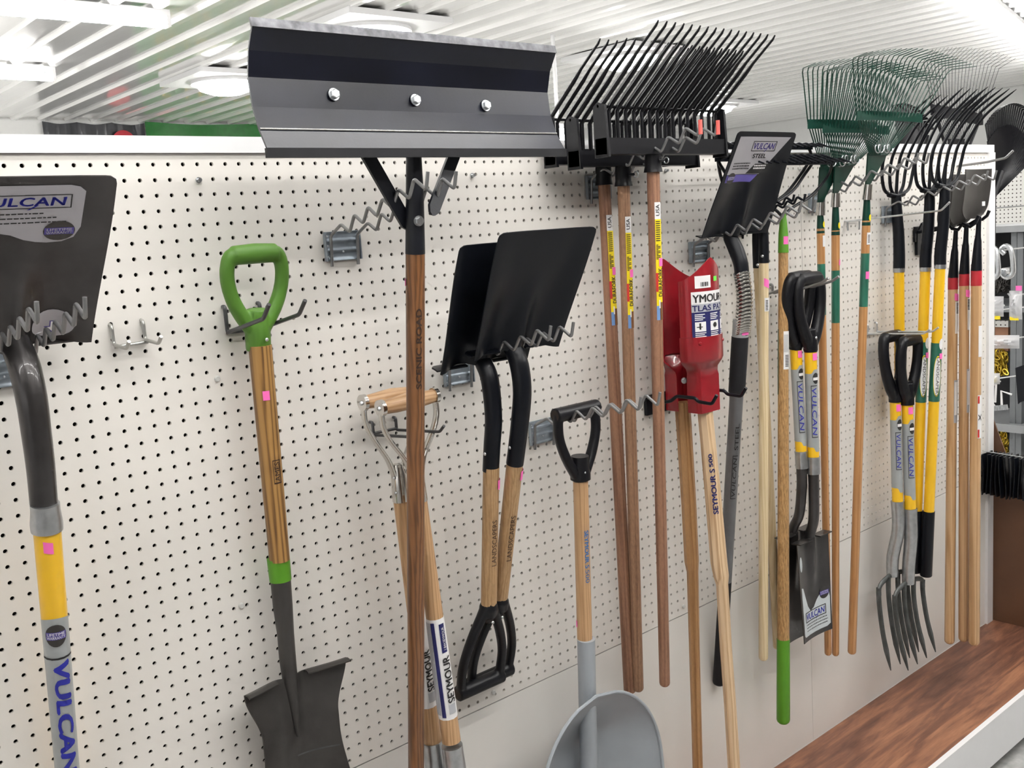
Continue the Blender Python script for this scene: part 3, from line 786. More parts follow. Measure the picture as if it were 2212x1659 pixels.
# fold lines stay crisp: one strip per facet
for i in range(len(g)-1): mb.sheet([g[i], g[i+1]], .0035, (0, -1, .1), smooth=False)
bl = part(mb, 'blade', 'black_worn', T)
mb = MB(); y, z = prof[1]; mb.prism([(.279, y-.0015, z-.001), (.279, y+.0025, z+.0125), (.279, y+.0065, z+.0125), (.279, y+.004, z-.001)], (.607, 0, 0)); part(mb, 'top_lip', 'worn_lit_edge', bl)  # scratched lip, its paler colour also stands for light caught from above
mb = MB(); y, z = prof[6]
mb.box((.278, y-.0035, z-.0145), (.887, y+.004, z-.0005)); part(mb, 'cutting_edge', 'black_matte', T)
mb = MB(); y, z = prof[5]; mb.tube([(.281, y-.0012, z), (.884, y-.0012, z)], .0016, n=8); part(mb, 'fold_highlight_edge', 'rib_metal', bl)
f3, f4 = prof[3], prof[4]
for px, py in ((719, 205), (895, 217), (1047, 229)):
    # intersect with the facet
    lo, hi = .1, .5
    for _ in range(40):
        m_ = (lo+hi)/2; p = at(px, py, m_); yy = np.interp(p[2], [f4[1], f3[1]], [f4[0], f3[0]])
        if -m_ > yy: lo = m_
        else: hi = m_
    nrm = unit(V3(0, -(f3[1]-f4[1]), -(f4[0]-f3[0])))
    part(hexbolt(p + nrm*.002, nrm, .0078, .0085), 'bolt', 'zinc', bl)

# ================================================================== square shovels hanging blade-up
def square_shovel(t, X, heel, tip, whalf, sockpts, sock_mat, blade_mat, dish=.020, tabs=True, rib=.020, wheel=.86, corner=.012, tabw=.0, edge_light=None, tipw=1.0):
    H, Tp = onx(*heel, X), onx(*tip, X)
    def w(v): return whalf*(wheel + (tipw-wheel)*ss(0, .9, v)) * (1 if v < .985 else .985)
    def y(x, z):
        u = abs(x)/max(.001, w(z)); side = dish*(ss(.45, 1.0, u)**1.2)*(1 - .93*z)
        frog = rib*gauss(x, .020*(1.15-.6*z))*ss(.66, .0, z) 
        hollow = -.006*gauss(x-.045, .03)*ss(.8, .2, z) - .006*gauss(x+.045, .03)*ss(.8, .2, z)
        return side + frog + hollow
    B = Blade(H, Tp, w, y)
    bl = part(B.mesh(tipf=lambda u: -.018*max(0, abs(u)-.93)/.07), 'blade', blade_mat, t)
    P, R = spine(X, sockpts); P, R = smooth_spine(P, R)
    P = [H + B.z*B.L*.16 + B.n*(-.004)] + [H + B.z*.005 - B.n*.001] + P
    R = [R[0]*.35, R[0]*.9] + R
    so = part(MB().tube(P, R, n=24), 'socket', sock_mat, t)
    if tabs:
        for sg in (-1, 1):
            x0, x1 = sg*w(0)*.30, sg*w(0)*.98
            part(tab(H + B.n*dish*.25, B.x, B.n, B.z, min(x0, x1), max(x0, x1), .022 + tabw, MB(), lift=.006), 'foot_step', blade_mat, bl)
    return B, bl, so
# ---- L1 / L2  the two black LANDSCAPERS shovels
def landscaper(X, heel, tip, sock, s_top, s_bot, wtop, wbot, grip_top, label, py_txt, stick):
    t = thing('square_shovel', label, 'shovel', onx(*grip_top, X) - V3(0, 0, .02), 'black square shovels hanging blade up')
    B, bl, so = square_shovel(t, X, heel, tip, .122, sock, 'black_satin', 'black_satin', tabw=.004, wheel=.90)
    s = mk_shaft(X, s_top, s_bot, wtop, wbot)
    part(s.rod(-.02, 1.03, k=.965), 'handle', 'wood_honey', t)
    part(s.text('LANDSCAPERS', s.t(py_txt[0]), s.t(py_txt[1]), .25, .75, True, bold=.0), 'handle_lettering', 'burn_brown', t)
    part(s.patch(s.t(stick), s.t(stick+20), .78, 1.45, e=.001), 'price_sticker', 'pink', t)
    g = d_grip(t, s.p(1.0) , onx(*grip_top, X), .122, .0165, .0115, s.r(1)*1.16, -.005, 'black_plastic', style='Y', open_ends=True)
    sh_rivet(t, Shaft(s.A, s.B, s.ra*1.17, s.rb*1.17), s_bot[1] + 28, .45)
    sh_rivet(t, Shaft(s.A, s.B, s.ra*1.03, s.rb*1.03), s_top[1] - 38, -.75)
    return t
landscaper(.824, (1106, 752), (1189, 496), [(1108, 752, 40), (1122, 790, 42), (1128, 850, 41), (1121, 930, 39), (1112, 1002, 38)], (1112, 1002), (1080, 1295), 38, 35, (1058, 1462),
           'front black square shovel with LANDSCAPERS printed on its honey-coloured handle', (1106, 1203), 1012)
landscaper(.780, (1036, 782), (1106, 522), [(1042, 780, 37), (1058, 820, 40), (1066, 900, 38), (1063, 960, 37), (1060, 1017, 36)], (1061, 1015), (1056, 1308), 37, 36, (1037, 1478),
           'rear black square shovel half hidden behind the front one, LANDSCAPERS on its handle', (1118, 1216), 1034)

# ---- the black steel shovel with the twisted neck (front of the H5 hook)
X = 1.636
T = thing('square_shovel', 'black steel shovel with silver and purple label and ribbed steel neck', 'shovel', onx(1550, 1486, X))
B, bl, so = square_shovel(T, X, (1583, 505), (1660, 285), .119, [(1575, 508, 30), (1590, 540, 33), (1600, 570, 32), (1603, 600, 31)], 'black_satin', 'black_satin', dish=.010, rib=.018, wheel=1.13)
P_, R_ = smooth_spine(*spine(X, [(1602, 592, 29), (1608, 640, 30), (1606, 690, 31), (1602, 722, 30)]), 4)
nk = part(MB().tube(P_, [r*.94 for r in R_], n=20), 'ribbed_neck', 'tempered', T)
mb = MB()
for i in range(19):          # chevron ribs round the neck
    a = i/19; k = min(len(P_)-2, int(a*(len(P_)-1))); f = a*(len(P_)-1) - k; c = P_[k]*(1-f) + P_[k+1]*f; r = R_[k]*1.03
    ring = []
    for j in range(24):
        an = 2*math.pi*j/24; ring.append(c + V3(r*math.cos(an), r*math.sin(an), .009*abs(math.cos((an - math.radians(250)))) - .004))
    mb.tube(ring, .0033, n=6, closed=True)
part(mb, 'chevron_ribs', 'chrome', nk)
fs_ = mk_shaft(X, (1601, 690), (1553, 1480), 30, 20)
s1 = Shaft(fs_.A, fs_.B, .0205, .0205)
part(s1.rod(s1.t(690), s1.t(728)), 'collar', 'grey_fibre', T)
part(Shaft(fs_.A, fs_.B, .0215, .0205).rod(fs_.t(727), fs_.t(850), rnd1=.004), 'foam_grip', 'black_matte', T)
s2 = Shaft(fs_.A, fs_.B, .0178, .0165)
o = part(s2.rod(fs_.t(845), fs_.t(1260)), 'steel_handle', 'steel_grey', T)
part(Shaft(fs_.A, fs_.B, .0155, .0175).rod(fs_.t(1255), 1.0, rnd1=.01), 'end_grip', 'black_matte', T)
shaft_logo(T, s2, fs_.t(985), fs_.t(1068), .1, .6, True, o, col='ink_black', bold=.01)
part(s2.text('STEEL', fs_.t(912), fs_.t(968), .15, .65, True, bold=.02), 'handle_lettering', 'ink_black', T)
part(s1.patch(fs_.t(705), fs_.t(721), .2, .95, e=.001), 'price_sticker', 'pink', T)
fn = lambda e: (lambda x, z: B.P(x, z, e))
mb = MB(); drape_poly(fn(.0006), [(-.104, .955), (.100, .955), (.02, .60), (-.112, .60)], mb); lb = part(mb, 'silver_label', 'silver_label', bl)
mb = MB(); drape_poly(fn(.0008), [(-.112, .595), (.015, .595), (-.008, .525), (-.112, .525)], mb); part(mb, 'purple_band', 'ink_purple', bl)
f_, x_ = MB(), MB(); vulcan_logo(None, fn(.0012), -.045, .82, .05, .915, f_, x_, .002); part(f_, 'logo_frame', 'ink_black', lb); part(x_, 'logo_lettering', 'ink_purple', lb)
mb = MB(); drape(fn(.0012), tgeo('STEEL', .03), (-.03, .755, .022, .795), mb); lines_of_print(fn(.0012), -.098, -.03, [.70, .675, .65], .011, mb); part(mb, 'label_print', 'ink_black', lb)
mb = MB(); drape_poly(fn(.0010), [(-.035, .605), (.022, .605), (.048, .70), (-.010, .70)], mb); part(mb, 'black_patch', 'ink_black', lb)
mb = MB(); lines_of_print(fn(.0014), -.012, .036, [.675, .65], .014, mb, seed=3); part(mb, 'patch_print', 'paper', lb)
warranty_seal(fn, -.09, .565, .018, .052, bl)

# ---- the big tempered shovel cut by the left edge
X = -.046
T = thing('transfer_shovel', 'dark steel square shovel at the left edge with big silver label and yellow handle', 'shovel', onx(150, 1790, X))
B, bl, so = square_shovel(T, X, (24, 748), (52, 382), .120, [(33, 742, 62), (52, 790, 66), (68, 860, 64), (78, 930, 61), (88, 1010, 58), (95, 1092, 56)], 'tempered', 'tempered', dish=.012, rib=.030, wheel=.92, tabw=.018)
s = mk_shaft(X, (98, 1100), (145, 1659), 57, 48)
fer = Shaft(s.A, s.B, s.ra*1.05, s.rb*1.05)
part(fer.rod(fer.t(1088), fer.t(1145), ks=[1, 1.0, 1.06, 1.12, 1.10]), 'ferrule', 'ferrule', T)
part(s.rod(s.t(1140), 1.25), 'yellow_handle', 'yellow', T)
s3 = Shaft(s.A, s.B, s.ra*1.015, s.rb*1.015); tc_ = s3.thc(.5)
mb = MB(); vs, fq = rect_geo(20, 12); P = []
for u, v in vs:
    a = tc_ - 2.2 + 4.4*u; top = s3.t(1340) - .028*math.sin(math.pi*u)**1 ; P.append(s3.sp(top + (1.2-top)*v, a))
mb.add(P, fq); gs = part(mb, 'grey_sleeve', 'grey_fibre', T)
ft = lambda e: (lambda x, z: s3.sp(-z, tc_ + x, 1, e))
warranty_seal(ft, .0, -s3.t(1360), .78, .042, gs)
part(s3.patch(s3.t(1408), s3.t(1412), -1.2, 1.2, e=.0008), 'black_line', 'ink_black', gs)
part(s3.text('VULCAN', s3.t(1418), s3.t(1656), -.35, .72, False, e=.001, bold=.05, shear=.1), 'sleeve_lettering', 'ink_blue', gs)
part(s.patch(s.t(1158), s.t(1182), -.35, .32, e=.0008, skew=.008), 'price_sticker', 'pink', T)
fn = lambda e: (lambda x, z: B.P(x, z, e))
poly = [(-.118, .955), (.06, .955), (.072, .945), (.080, .92), (.078, .72), (.07, .66), (.055, .635), (.035, .632), (.02, .64), (.005, .655), (-.012, .685), (-.03, .70), (-.05, .69), (-.068, .66), (-.085, .60), (-.118, .60)]
mb = MB(); drape_poly(fn(.0008), poly, mb); lb = part(mb, 'silver_label', 'silver_label', bl)
f_, x_ = MB(), MB(); vulcan_logo(None, fn(.0013), -.062, .83, .063, .905, f_, x_, .0016); part(f_, 'logo_frame', 'ink_black', lb); part(x_, 'logo_lettering', 'ink_blue', lb)
mb = MB(); lines_of_print(fn(.0013), -.055, .03, [.80], .006, mb); lines_of_print(fn(.0013), -.055, .045, [.775], .006, mb, seed=2); lines_of_print(fn(.0013), -.055, .06, [.75], .006, mb, seed=5); part(mb, 'label_print', 'ink_black', lb)
warranty_seal(fn, .050, .70, .021, .056, lb)
mb = MB(); drape_poly(fn(.0008), circ(.055, .115, .030, .088, 28), mb); rs = part(mb, 'round_sticker', 'silver_label', bl)
mb = MB(); drape_poly(fn(.0013), [(.052, .13), (.059, .13), (.059, .095), (.067, .095), (.0555, .055), (.044, .095), (.052, .095)], mb); part(mb, 'arrow_print', 'ink_purple', rs)
mb = MB(); drape_poly(fn(.0016), [(.0535, .126), (.0575, .126), (.0575, .09), (.062, .09), (.0555, .064), (.049, .09), (.0535, .09)], mb); part(mb, 'arrow_fill', 'paper', rs)

# ================================================================== GREEN D-GRIP SPADE
X = .352
T = thing('garden_spade', 'spade with green D grip, streaky brown wooden handle and green collar', 'spade', onx(640, 1800, X))
s = mk_shaft(X, (563, 760), (604, 1210), 50, 44)
part(s.rod(-.03, 1.0, n=16), 'handle', 'wood_ash', T)
d_grip(T, onx(557, 722, X), onx(549, 549, X), 160*dep(onx(548, 550, X))/FPX, .0165, .0125, s.ra*1.10, .028, 'green_grip', neck=.62)
sh_rivet(T, Shaft(s.A, s.B, s.ra*1.12, s.rb), 732, .55)
part(s.patch(s.t(841), s.t(861), -.15, .42, e=.0008), 'price_sticker', 'pink', T)
L = np.linalg.norm(s.A-s.B); fm = MB()
for a0, a1, g0, g1 in ((990, 992, .15, .8), (1038, 1041, .15, .8), (990, 1041, .15, .2), (990, 1041, .75, .8)): s.patch(s.t(a0), s.t(a1), g0, g1, e=.0006, mb=fm)
part(fm, 'brand_frame', 'burn_brown', T); part(s.text('AMES', s.t(995), s.t(1036), .28, .70, True, e=.0008, bold=.01), 'handle_lettering', 'burn_brown', T)
col = Shaft(onx(601, 1205, X), onx(606, 1253, X), 49*dep(onx(601, 1205, X))/FPX/2, 47*dep(onx(606, 1253, X))/FPX/2)
part(col.rod(0, 1, n=24), 'green_collar', 'green_bright', T)
H, Tp = onx(628, 1462, X), onx(668, 1790, X)
def w(v): return .103 - .026*ss(.0, .30, v) + .020*ss(.4, .9, v)
def y(x, z):
    u = abs(x)/w(z); return .038*(u**1.8)*(1-.35*z) + .020*gauss(x, .016)*ss(.62, .0, z) - .012
B = Blade(H, Tp, w, y); bl = part(B.mesh(nv=46, heelf=lambda u: .00 - .03*abs(u)**3), 'blade', 'gunmetal', T)
P_, R_ = smooth_spine(*spine(X, [(606, 1250, 44), (611, 1310, 42), (617, 1370, 36), (621, 1420, 36), (627, 1470, 33), (637, 1540, 17), (644, 1590, 6)]), 4)
part(MB().tube(P_, R_, n=22), 'socket', 'gunmetal', T)
for sg in (-1, 1):           # rolled foot steps following the dished heel
    g = []
    for i in range(5):
        g.append([B.P(sg*x, -.03*(x/w(0))**3, 0) + B.n*(.020*i/4) - B.z*.003*math.sin(math.pi*i/4) for x in np.linspace(.030, .102, 9)])
    part(MB().sheet(g, .003, -B.z), 'foot_step', 'gunmetal', bl)
fn = lambda e: (lambda x, z: B.P(x, z, e))
mb = MB(); drape_poly(fn(.0008), [(.0, .52), (.075, .52), (.075, .53), (.0, .53)], mb); part(mb, 'worn_mark', 'fork_steel', bl)

# ================================================================== TWO SPADES WITH CHROME Y GRIPS
def chrome_grip_tool(d, top, bot, wt, wb, grip, glen, label, lab, sock_end, showlab, seed):
    A, Bm = at(top[0], top[1], d), at(bot[0], bot[1], d); s = Shaft(A, Bm, wt*dep(A)/FPX/2, wb*dep(Bm)/FPX/2)
    t = thing('garden_spade', label, 'spade', tuple(s.p(1.22)), 'spades with chrome-strapped wooden grips')
    part(s.rod(-.002, 1.0), 'handle', 'wood_hickory', t)
    G0 = at(grip[0], grip[1], d); z = unit(G0 - A); x = unit(V3(1, 0, 0) - z*z[0]); H = np.linalg.norm(G0 - A); P = lambda a, b, c=0: A + x*a + z*b + V3(0, -c, 0)
    part(MB().tube([P(-glen/2+.004, H), P(-glen/4, H+.0), P(0, H+.0015), P(glen/4, H), P(glen/2-.004, H)], [.0125, .0150, .0162, .0150, .0125], n=20), 'wooden_grip', 'wood_grip', t)
    for sg in (-1, 1):
        st = MB(); c = [P(0, .030), P(sg*.010, .050), P(sg*.022, .085), P(sg*glen*.40, H*.66), P(sg*glen*.5, H*.82), P(sg*glen*.5, H)]
        st.tube(catmull(c, 6), list(np.interp(np.linspace(0, 1, 31), [0, .2, .6, 1], [s.ra*.9, .010, .0085, .009])), n=12, flat=.45 if True else 1, up=(0, 1, 0))
        st.tube([P(sg*(glen/2-.004), H), P(sg*(glen/2+.004), H)], .0158, n=20)
        o = part(st, 'chrome_strap', 'chrome', t)
        part(MB().ball(P(sg*(glen/2+.004), H), .005, 8), 'rivet', 'zinc', o)
    sk = MB().tube([P(0, .072), P(0, .05), s.p(.0), s.p(.004)], [s.ra*.62, s.ra*1.0, s.ra*1.1, s.ra*1.08], n=22); part(sk, 'chrome_socket', 'chrome', t)
    for py in (top[1]-52, top[1]-20): sh_rivet(t, Shaft(s.A, s.B, s.ra*1.09, s.rb*1.09), py, -.5, .0028)
    # white wrap label
    e = .0008; t0, t1 = s.t(lab[0]), s.t(lab[1])
    wl = part(s.patch(t0, t1, -1.6, 1.6, e=e), 'paper_label', 'paper', t)
    if showlab:
        part(s.patch(t0+.012, t1-.02, -1.2, -.62, e=e*2), 'grey_stripe', 'grey_label', wl)
        part(s.patch(t0+.012, t1-.012, -.55, -.18, e=e*2), 'navy_stripe', 'ink_navy', wl)
        part(s.patch(t0+.02, s.t(lab[0]+72), .28, .80, e=e*2), 'navy_box', 'ink_navy', wl)
        part(s.text('1.844.SEYMOUR', s.t(lab[0]+18), s.t(lab[0]+66), .48, .72, True, e=e*3, bold=0), 'phone_print', 'paper', wl)
    part(s.text('SEYMOUR', s.t(lab[0]+80), s.t(lab[1]-36), .22, .86, True, e=e*3, bold=.035), 'label_lettering', 'ink_black', wl)
    part(s.patch(s.t(lab[1]-32), s.t(lab[1]-12), .20, .86, e=e*2), 'grey_emblem', 'grey_label', wl)
    part(Shaft(s.A, s.B, s.ra*1.1, s.rb*1.12).rod(sock_end, 1.22, ks=[1, 1, 1.02, 1.05, 1.05]), 'steel_socket', 'ferrule', t)
    return t
chrome_grip_tool(.07, (866, 1080), (934, 1600), 33, 40, (846, 858), .128, 'rear spade with chrome-strapped wooden grip, left of the snow pusher pole', (1320, 1522), 1.0, False, 1)
chrome_grip_tool(.125, (905, 1080), (975, 1600), 35, 41, (882, 868), .123, 'front spade with chrome-strapped grip and a white SEYMOUR label on its handle', (1332, 1546), 1.02, True, 2)
p = onx(800, 905, .545)
wire_thing('peg_hook', 'dark two-prong hook behind the snow pusher pole under the wooden grips', 'hook',
    [[(x, -.001, ZO-.50), (x, -.010, ZO-.50), (x, -.010, ZO-.525), (x, -.155, ZO-.513), (x, -.17, ZO-.50)] for x in (.600, .655)] + [[(.600, -.010, ZO-.522), (.655, -.010, ZO-.522)]], .0030, 'hook_dark', 'small peg hooks')

# ================================================================== GREY SCOOP
X = 1.05
T = thing('scoop_shovel', 'grey plastic scoop with honey handle and black D grip, centre bottom', 'scoop', onx(1275, 1790, X), None)
s = mk_shaft(X, (1254, 1035), (1263, 1382), 33, 33)
part(s.rod(-.02, 1.03), 'handle', 'wood_hickory', T)
d_grip(T, s.p(.0), onx(1245, 888, X), .128, .0165, .0125, s.r(0)*1.14, -.0, 'black_plastic', style='Y', open_ends=True)
part(Shaft(s.A, s.B, s.ra*1.16, s.rb).rod(-.14, .0, ks=[1, 1, 1.02, 1.16, 1.16]), 'grip_socket', 'black_plastic', T)
sh_rivet(T, Shaft(s.A, s.B, s.ra*1.17, s.rb), 1017, .5)
part(s.text('SEYMOUR S', s.t(1142), s.t(1222), .32, .80, False, e=.0008, bold=.04), 'handle_lettering', 'ink_teal', T)
part(s.text('500', s.t(1226), s.t(1254), .32, .80, False, e=.0008, bold=.0), 'handle_number', 'ink_teal', T)
part(s.patch(s.t(1338), s.t(1352), -1.2, -.85, e=.001), 'price_sticker', 'pink', T)
s2 = mk_shaft(X, (1266, 1380), (1272, 1660), 39, 38)
so = part(s2.rod(0, 1.25, n=26), 'grey_socket', 'grey_poly', T)
zt = -1.200 + ZO; g = []; gi = []
c0 = V3(1.048, -.135, zt)
NU, NV = 44, 40
for i in range(NV+1):
    v = i/NV; row = []
    hh = .40*v                        # distance below the arch top
    w_ = .196*math.sqrt(max(0, 1-(1-min(1, (hh+.0004)/.23))**2.2)) if hh < .23 else .196
    for j in range(NU+1):
        u = 2*j/NU - 1
        dpt = .085*(1-abs(u)**2.4)*ss(-.02, .16, hh)
        row.append((c0[0] + u*w_, c0[1] + dpt - .02*v, c0[2] - hh))
    g.append(row)
pan = part(MB().sheet(g, .0035, (0, -1, 0)), 'scoop_pan', 'grey_poly', T)
rim = [V3(*g[i][0]) for i in range(NV, 0, -1)] + [V3(*g[0][NU//2])] + [V3(*g[i][-1]) for i in range(1, NV+1)]
part(MB().tube(rim, .0042, n=8), 'rim', 'grey_poly', pan)

# ================================================================== BEDDING FORKS
def bedding_fork(d, cx, zb, top, bot, X0, wt, wb, lab, label, woodm):
    A, Bm = at(top[0], top[1], d), onx(bot[0], bot[1], X0); s = Shaft(A, Bm, wt*dep(A)/FPX/2, wb*dep(Bm)/FPX/2)
    t = thing('bedding_fork', label, 'fork', tuple(s.B), 'black-tined bedding forks with red-brown handles')
    part(s.rod(-.01, 1.0, rnd1=.010), 'handle', woodm, t)
    W = .395; z = zb + ZO
    so = part(Shaft(s.A, s.B, s.ra*1.30, s.ra*1.30).rod(s.t(top[1]-4) - .045 - .0, .0, ks=[.9, .95, 1, 1, 1.0, 1.14]), 'socket', 'black_plastic', t)
    head = MB().box((cx-W/2, -d-.020, z), (cx+W/2, -d+.012, z+.033))
    hd = part(head, 'tine_bar', 'black_plastic', t)
    for sg in (-1, 1):
        x = cx + sg*W/2
        pr = [(x, -d-.024, z-.006), (x, -d+.016, z-.006), (x, -d+.014, z+.098), (x, -d+.002, z+.106), (x, -d-.018, z+.10)]
        part(MB().prism(pr, (.007, 0, 0)), 'end_cheek', 'black_plastic', t)
    part(MB().tube([(cx-W/2, -d, z+.098), (cx+W/2, -d, z+.098)], .0032, n=8), 'cross_wire', 'black_plastic', t)
    n = 16
    for k in range(n):
        x = cx - W/2 + .006 + (W-.012)*k/(n-1)
        P = [V3(x, -d, z+.025), V3(x, -d, z+.090), V3(x, -d-.012, z+.104), V3(x, -d-.085, z+.166), V3(x, -d-.108, z+.187), V3(x, -d-.160, z+.228), V3(x, -d-.166, z+.236)]
        part(MB().tube(P, [.0040, .0046, .0050, .0050, .0034, .0027, .0015], n=8), 'tine', 'black_plastic', t)
    p = s.sp(-.02, s.thc(0) + .9, 1.3)
    pin = MB().tube([p - V3(.004, 0, 0), p + V3(.010, -.004, 0)], .0032, n=8)
    pn = part(pin, 'pin', 'black_plastic', t); ring = [p + V3(.010, -.006 + .0065*math.cos(a), -.001 + .0065*math.sin(a)) for a in np.linspace(0, 2*math.pi, 13)[:-1]]
    part(MB().tube([r + V3(.0, -.004, 0) for r in ring], .0013, n=6, closed=True), 'clip_ring', 'zinc', pn)
    # long yellow label
    y0, y1 = lab; H = y1 - y0; q = lambda f: s.t(y0 + H*f)
    lb = part(s.patch(q(.0), q(.145), .08, .95, e=.0008), 'white_label', 'paper', t)
    part(s.text('USA', q(.02), q(.115), .25, .75, True, e=.0014, bold=.02), 'label_lettering', 'ink_black', lb)
    yl = part(s.patch(q(.145), q(.88), .10, .97, e=.0008), 'yellow_label', 'label_yellow', t)
    mb = MB()
    for i in range(10):
        s.patch(q(.16 + i*.018), q(.168 + i*.018), .2, .8, e=.0014, mb=mb)
        s.patch(q(.36 + i*.013), q(.367 + i*.013), .2, .8 - .3*(i % 3 == 0), e=.0014, mb=mb)
    part(mb, 'small_print', 'ink_black', yl)
    part(s.patch(q(.60), q(.76), .05, .40, e=.0014), 'red_bar', 'label_red', yl)
    part(s.text('DURAFORK', q(.56), q(.80), .42, .93, True, e=.0016, bold=.02), 'label_lettering', 'ink_black', yl)
    part(s.patch(q(.88), q(1.0), .10, .6, e=.0008), 'blue_picture', 'label_blue', t)
    part(s.patch(q(.85), q(1.0), .58, .97, e=.0012), 'brown_picture', 'wood_walnut', t)
    part(s.patch(q(.83), q(.90), .45, .62, e=.0018), 'white_picture', 'paper', t)
    part(s.patch(q(.475), q(.545), .55, 1.25, e=.002), 'price_sticker', 'pink', t)
    return t
bedding_fork(.040, 1.287, -.012, (1305, 400), (1361, 1498), 1.245, 27, 27, (465, 702), 'rearmost bedding fork of the three on the red-tipped hook, nearest the board', 'wood_red')
bedding_fork(.104, 1.296, -.022, (1347, 402), (1379, 1494), 1.255, 27, 23, (468, 708), 'middle bedding fork of the three on the red-tipped hook', 'wood_redder')
bedding_fork(.190, 1.292, -.005, (1411, 372), (1436, 1483), 1.262, 28, 23, (437, 690), 'front bedding fork of the three, its black tines standing highest', 'wood_red')

# ================================================================== POST HOLE DIGGER
X = 1.468
T = thing('post_hole_digger', 'red post hole digger with two long wooden handles and a SEYMOUR label', 'post hole digger', onx(1590, 1790, X) - V3(0, 0, 0))
def digger_handle(pts, name, mat):
    P, R = spine(X, pts)
    o = part(MB().tube(P, R, n=8, smooth=False), name, mat, T); return P
Pf = digger_handle([(1521, 868, 33), (1530, 960, 33), (1542, 1090, 35), (1553, 1215, 36), (1558, 1245, 33), (1560, 1262, 26), (1568, 1400, 26), (1577, 1520, 26), (1592, 1760, 27)], 'handle', 'wood_blond')
Pr = digger_handle([(1474, 868, 34), (1480, 960, 33), (1488, 1090, 32), (1494, 1212, 31), (1496, 1235, 25), (1500, 1400, 23), (1505, 1580, 22), (1510, 1760, 22)], 'handle', 'wood_oiled')
hs = Shaft(Pf[0], Pf[3], .0195, .0205)
part(hs.text('SEYMOUR S', hs.t(1010), hs.t(1106), -.10, .48, True, e=.0012, bold=.04), 'handle_lettering', 'ink_navy', T)
part(hs.text('500', hs.t(978), hs.t(1005), -.10, .35, True, e=.0012, bold=.04), 'handle_number', 'ink_navy', T)
def digger_blade(sg, dc, name):
    """sg=-1 convex towards the viewer (front), +1 convex towards the board"""
    zt = lambda a: ZO - .240 - .052*abs(math.sin(a))**1.2; zb = ZO - .478
    a_ = np.linspace(-math.radians(88), math.radians(88), 29); g = []
    for i in range(26):
        v = i/25; row = []
        for a in a_:
            z = zt(a)*(1-v) + zb*v; r = 1.0
            row.append((X - .006 + .066*math.sin(a), -dc + sg*.048*math.cos(a), z))
        g.append(row)
    bl = part(MB().sheet(g, .0025, (0, sg, 0)), 'blade', 'red', T)
    # lower carrier: overlapping collar narrowing into the clamp
    g = []; rows = [(ZO-.425, 1.06, 0), (ZO-.480, 1.06, 0), (ZO-.488, 1.0, .05), (ZO-.502, .80, .35), (ZO-.514, .62, .8), (ZO-.524, .55, 1), (ZO-.560, .52, 1), (ZO-.612, .52, 1)]
    yc = {-1: Pf[0][1], 1: Pr[0][1]}[sg]
    for z, k, f in rows:
        row = []
        for a in a_:
            xr, yr = X - .006 + .066*math.sin(a)*k, -dc + sg*.048*math.cos(a)*k*(1.04)
            xs = X - .002 + .038*max(-1, min(1, 1.5*math.sin(a))); ys = yc + sg*(.022 if abs(math.sin(a)) < .62 else .022 - .040*(abs(math.sin(a))-.62)/.38)
            row.append((xr*(1-f)+xs*f, yr*(1-f)+ys*f, z))
        g.append(row)
    ca = part(MB().sheet(g, .003, (0, sg, 0)), 'blade_carrier', 'red', T)
    for x in (-.040, .040):
        for z in (-.440,):
            a = math.asin(x/.066); p = V3(X - .006 + x*1.06, -dc + sg*.048*math.cos(a)*1.06 + sg*.001, ZO+z); part(MB().tube([p, p + unit(V3(x*9, sg, 0))*.003], [.005, .003], n=12), 'rivet', 'red', ca)
    return bl, ca
bf, cf = digger_blade(-1, .130, 'front'); br_, cr_ = digger_blade(1, .080, 'rear')
for py in (822, 862):
    p = onx(1537, py, X + .030); part(MB().tube([p + V3(-.004, 0, 0), p + V3(.010, -.002, 0)], .0065, n=10), 'bolt', 'zinc', cf)
p = onx(1478, 822, X-.035); part(hexbolt(p, (-.6, -.8, 0), .0062, .006), 'bolt', 'zinc', cr_)
# labels on the near blade: surface (angle, height)
def bs(e): return lambda a, z: V3(X - .006 + (.066+e)*math.sin(a), -.130 - (.048+e)*math.cos(a), ZO + z)
R_ = lambda a: math.radians(a)
def dbox(fn, a0, z0, a1, z1, mb): return drape(fn, rect_geo(8, 4), (R_(a0), z0, R_(a1), z1), mb)
mb = dbox(bs(.0008), -54, -.434, 56, -.318, MB()); wl = part(mb, 'paper_label', 'paper', bf)
part(dbox(bs(.0014), -54, -.434, 56, -.366, MB()), 'navy_panel', 'ink_navy', wl)
part(dbox(bs(.0013), -54, -.366, 56, -.347, MB()), 'grey_panel', 'grey_label', wl)
part(dbox(bs(.0013), -54, -.440, 56, -.434, MB()), 'grey_foot', 'grey_label', wl)
mb = MB(); drape(bs(.0018), tgeo('YMOUR S', .03), (R_(-50), -.343, R_(50), -.325), mb); part(mb, 'label_lettering', 'ink_black', wl)
mb = MB(); drape(bs(.0018), tgeo('TLAS PATT', .025), (R_(-52), -.3635, R_(50), -.350), mb); part(mb, 'label_lettering', 'ink_navy', wl)
mb = MB(); [dbox(bs(.0018), a, -.412, a+26, -.389, mb) for a in (-47, -9, 29)]; bx = part(mb, 'picture_boxes', 'paper', wl)
mb = MB()
for a in (-47, -9, 29):
    for k in range(4): dbox(bs(.0020), a, -.3725-.0042*k, a+24-5*(k % 2), -.3705-.0042*k, mb); dbox(bs(.0020), a, -.4165-.0042*k, a+26-4*(k % 2), -.4145-.0042*k, mb)
part(mb, 'white_print', 'paper', wl)
mb = MB(); dbox(bs(.0024), -43, -.402, -29, -.400, mb); dbox(bs(.0024), -37, -.407, -33, -.392, mb); drape_poly(bs(.0024), circ(R_(4), -.399, R_(6), .006, 14), mb); part(mb, 'picture_marks', 'ink_black', bx)
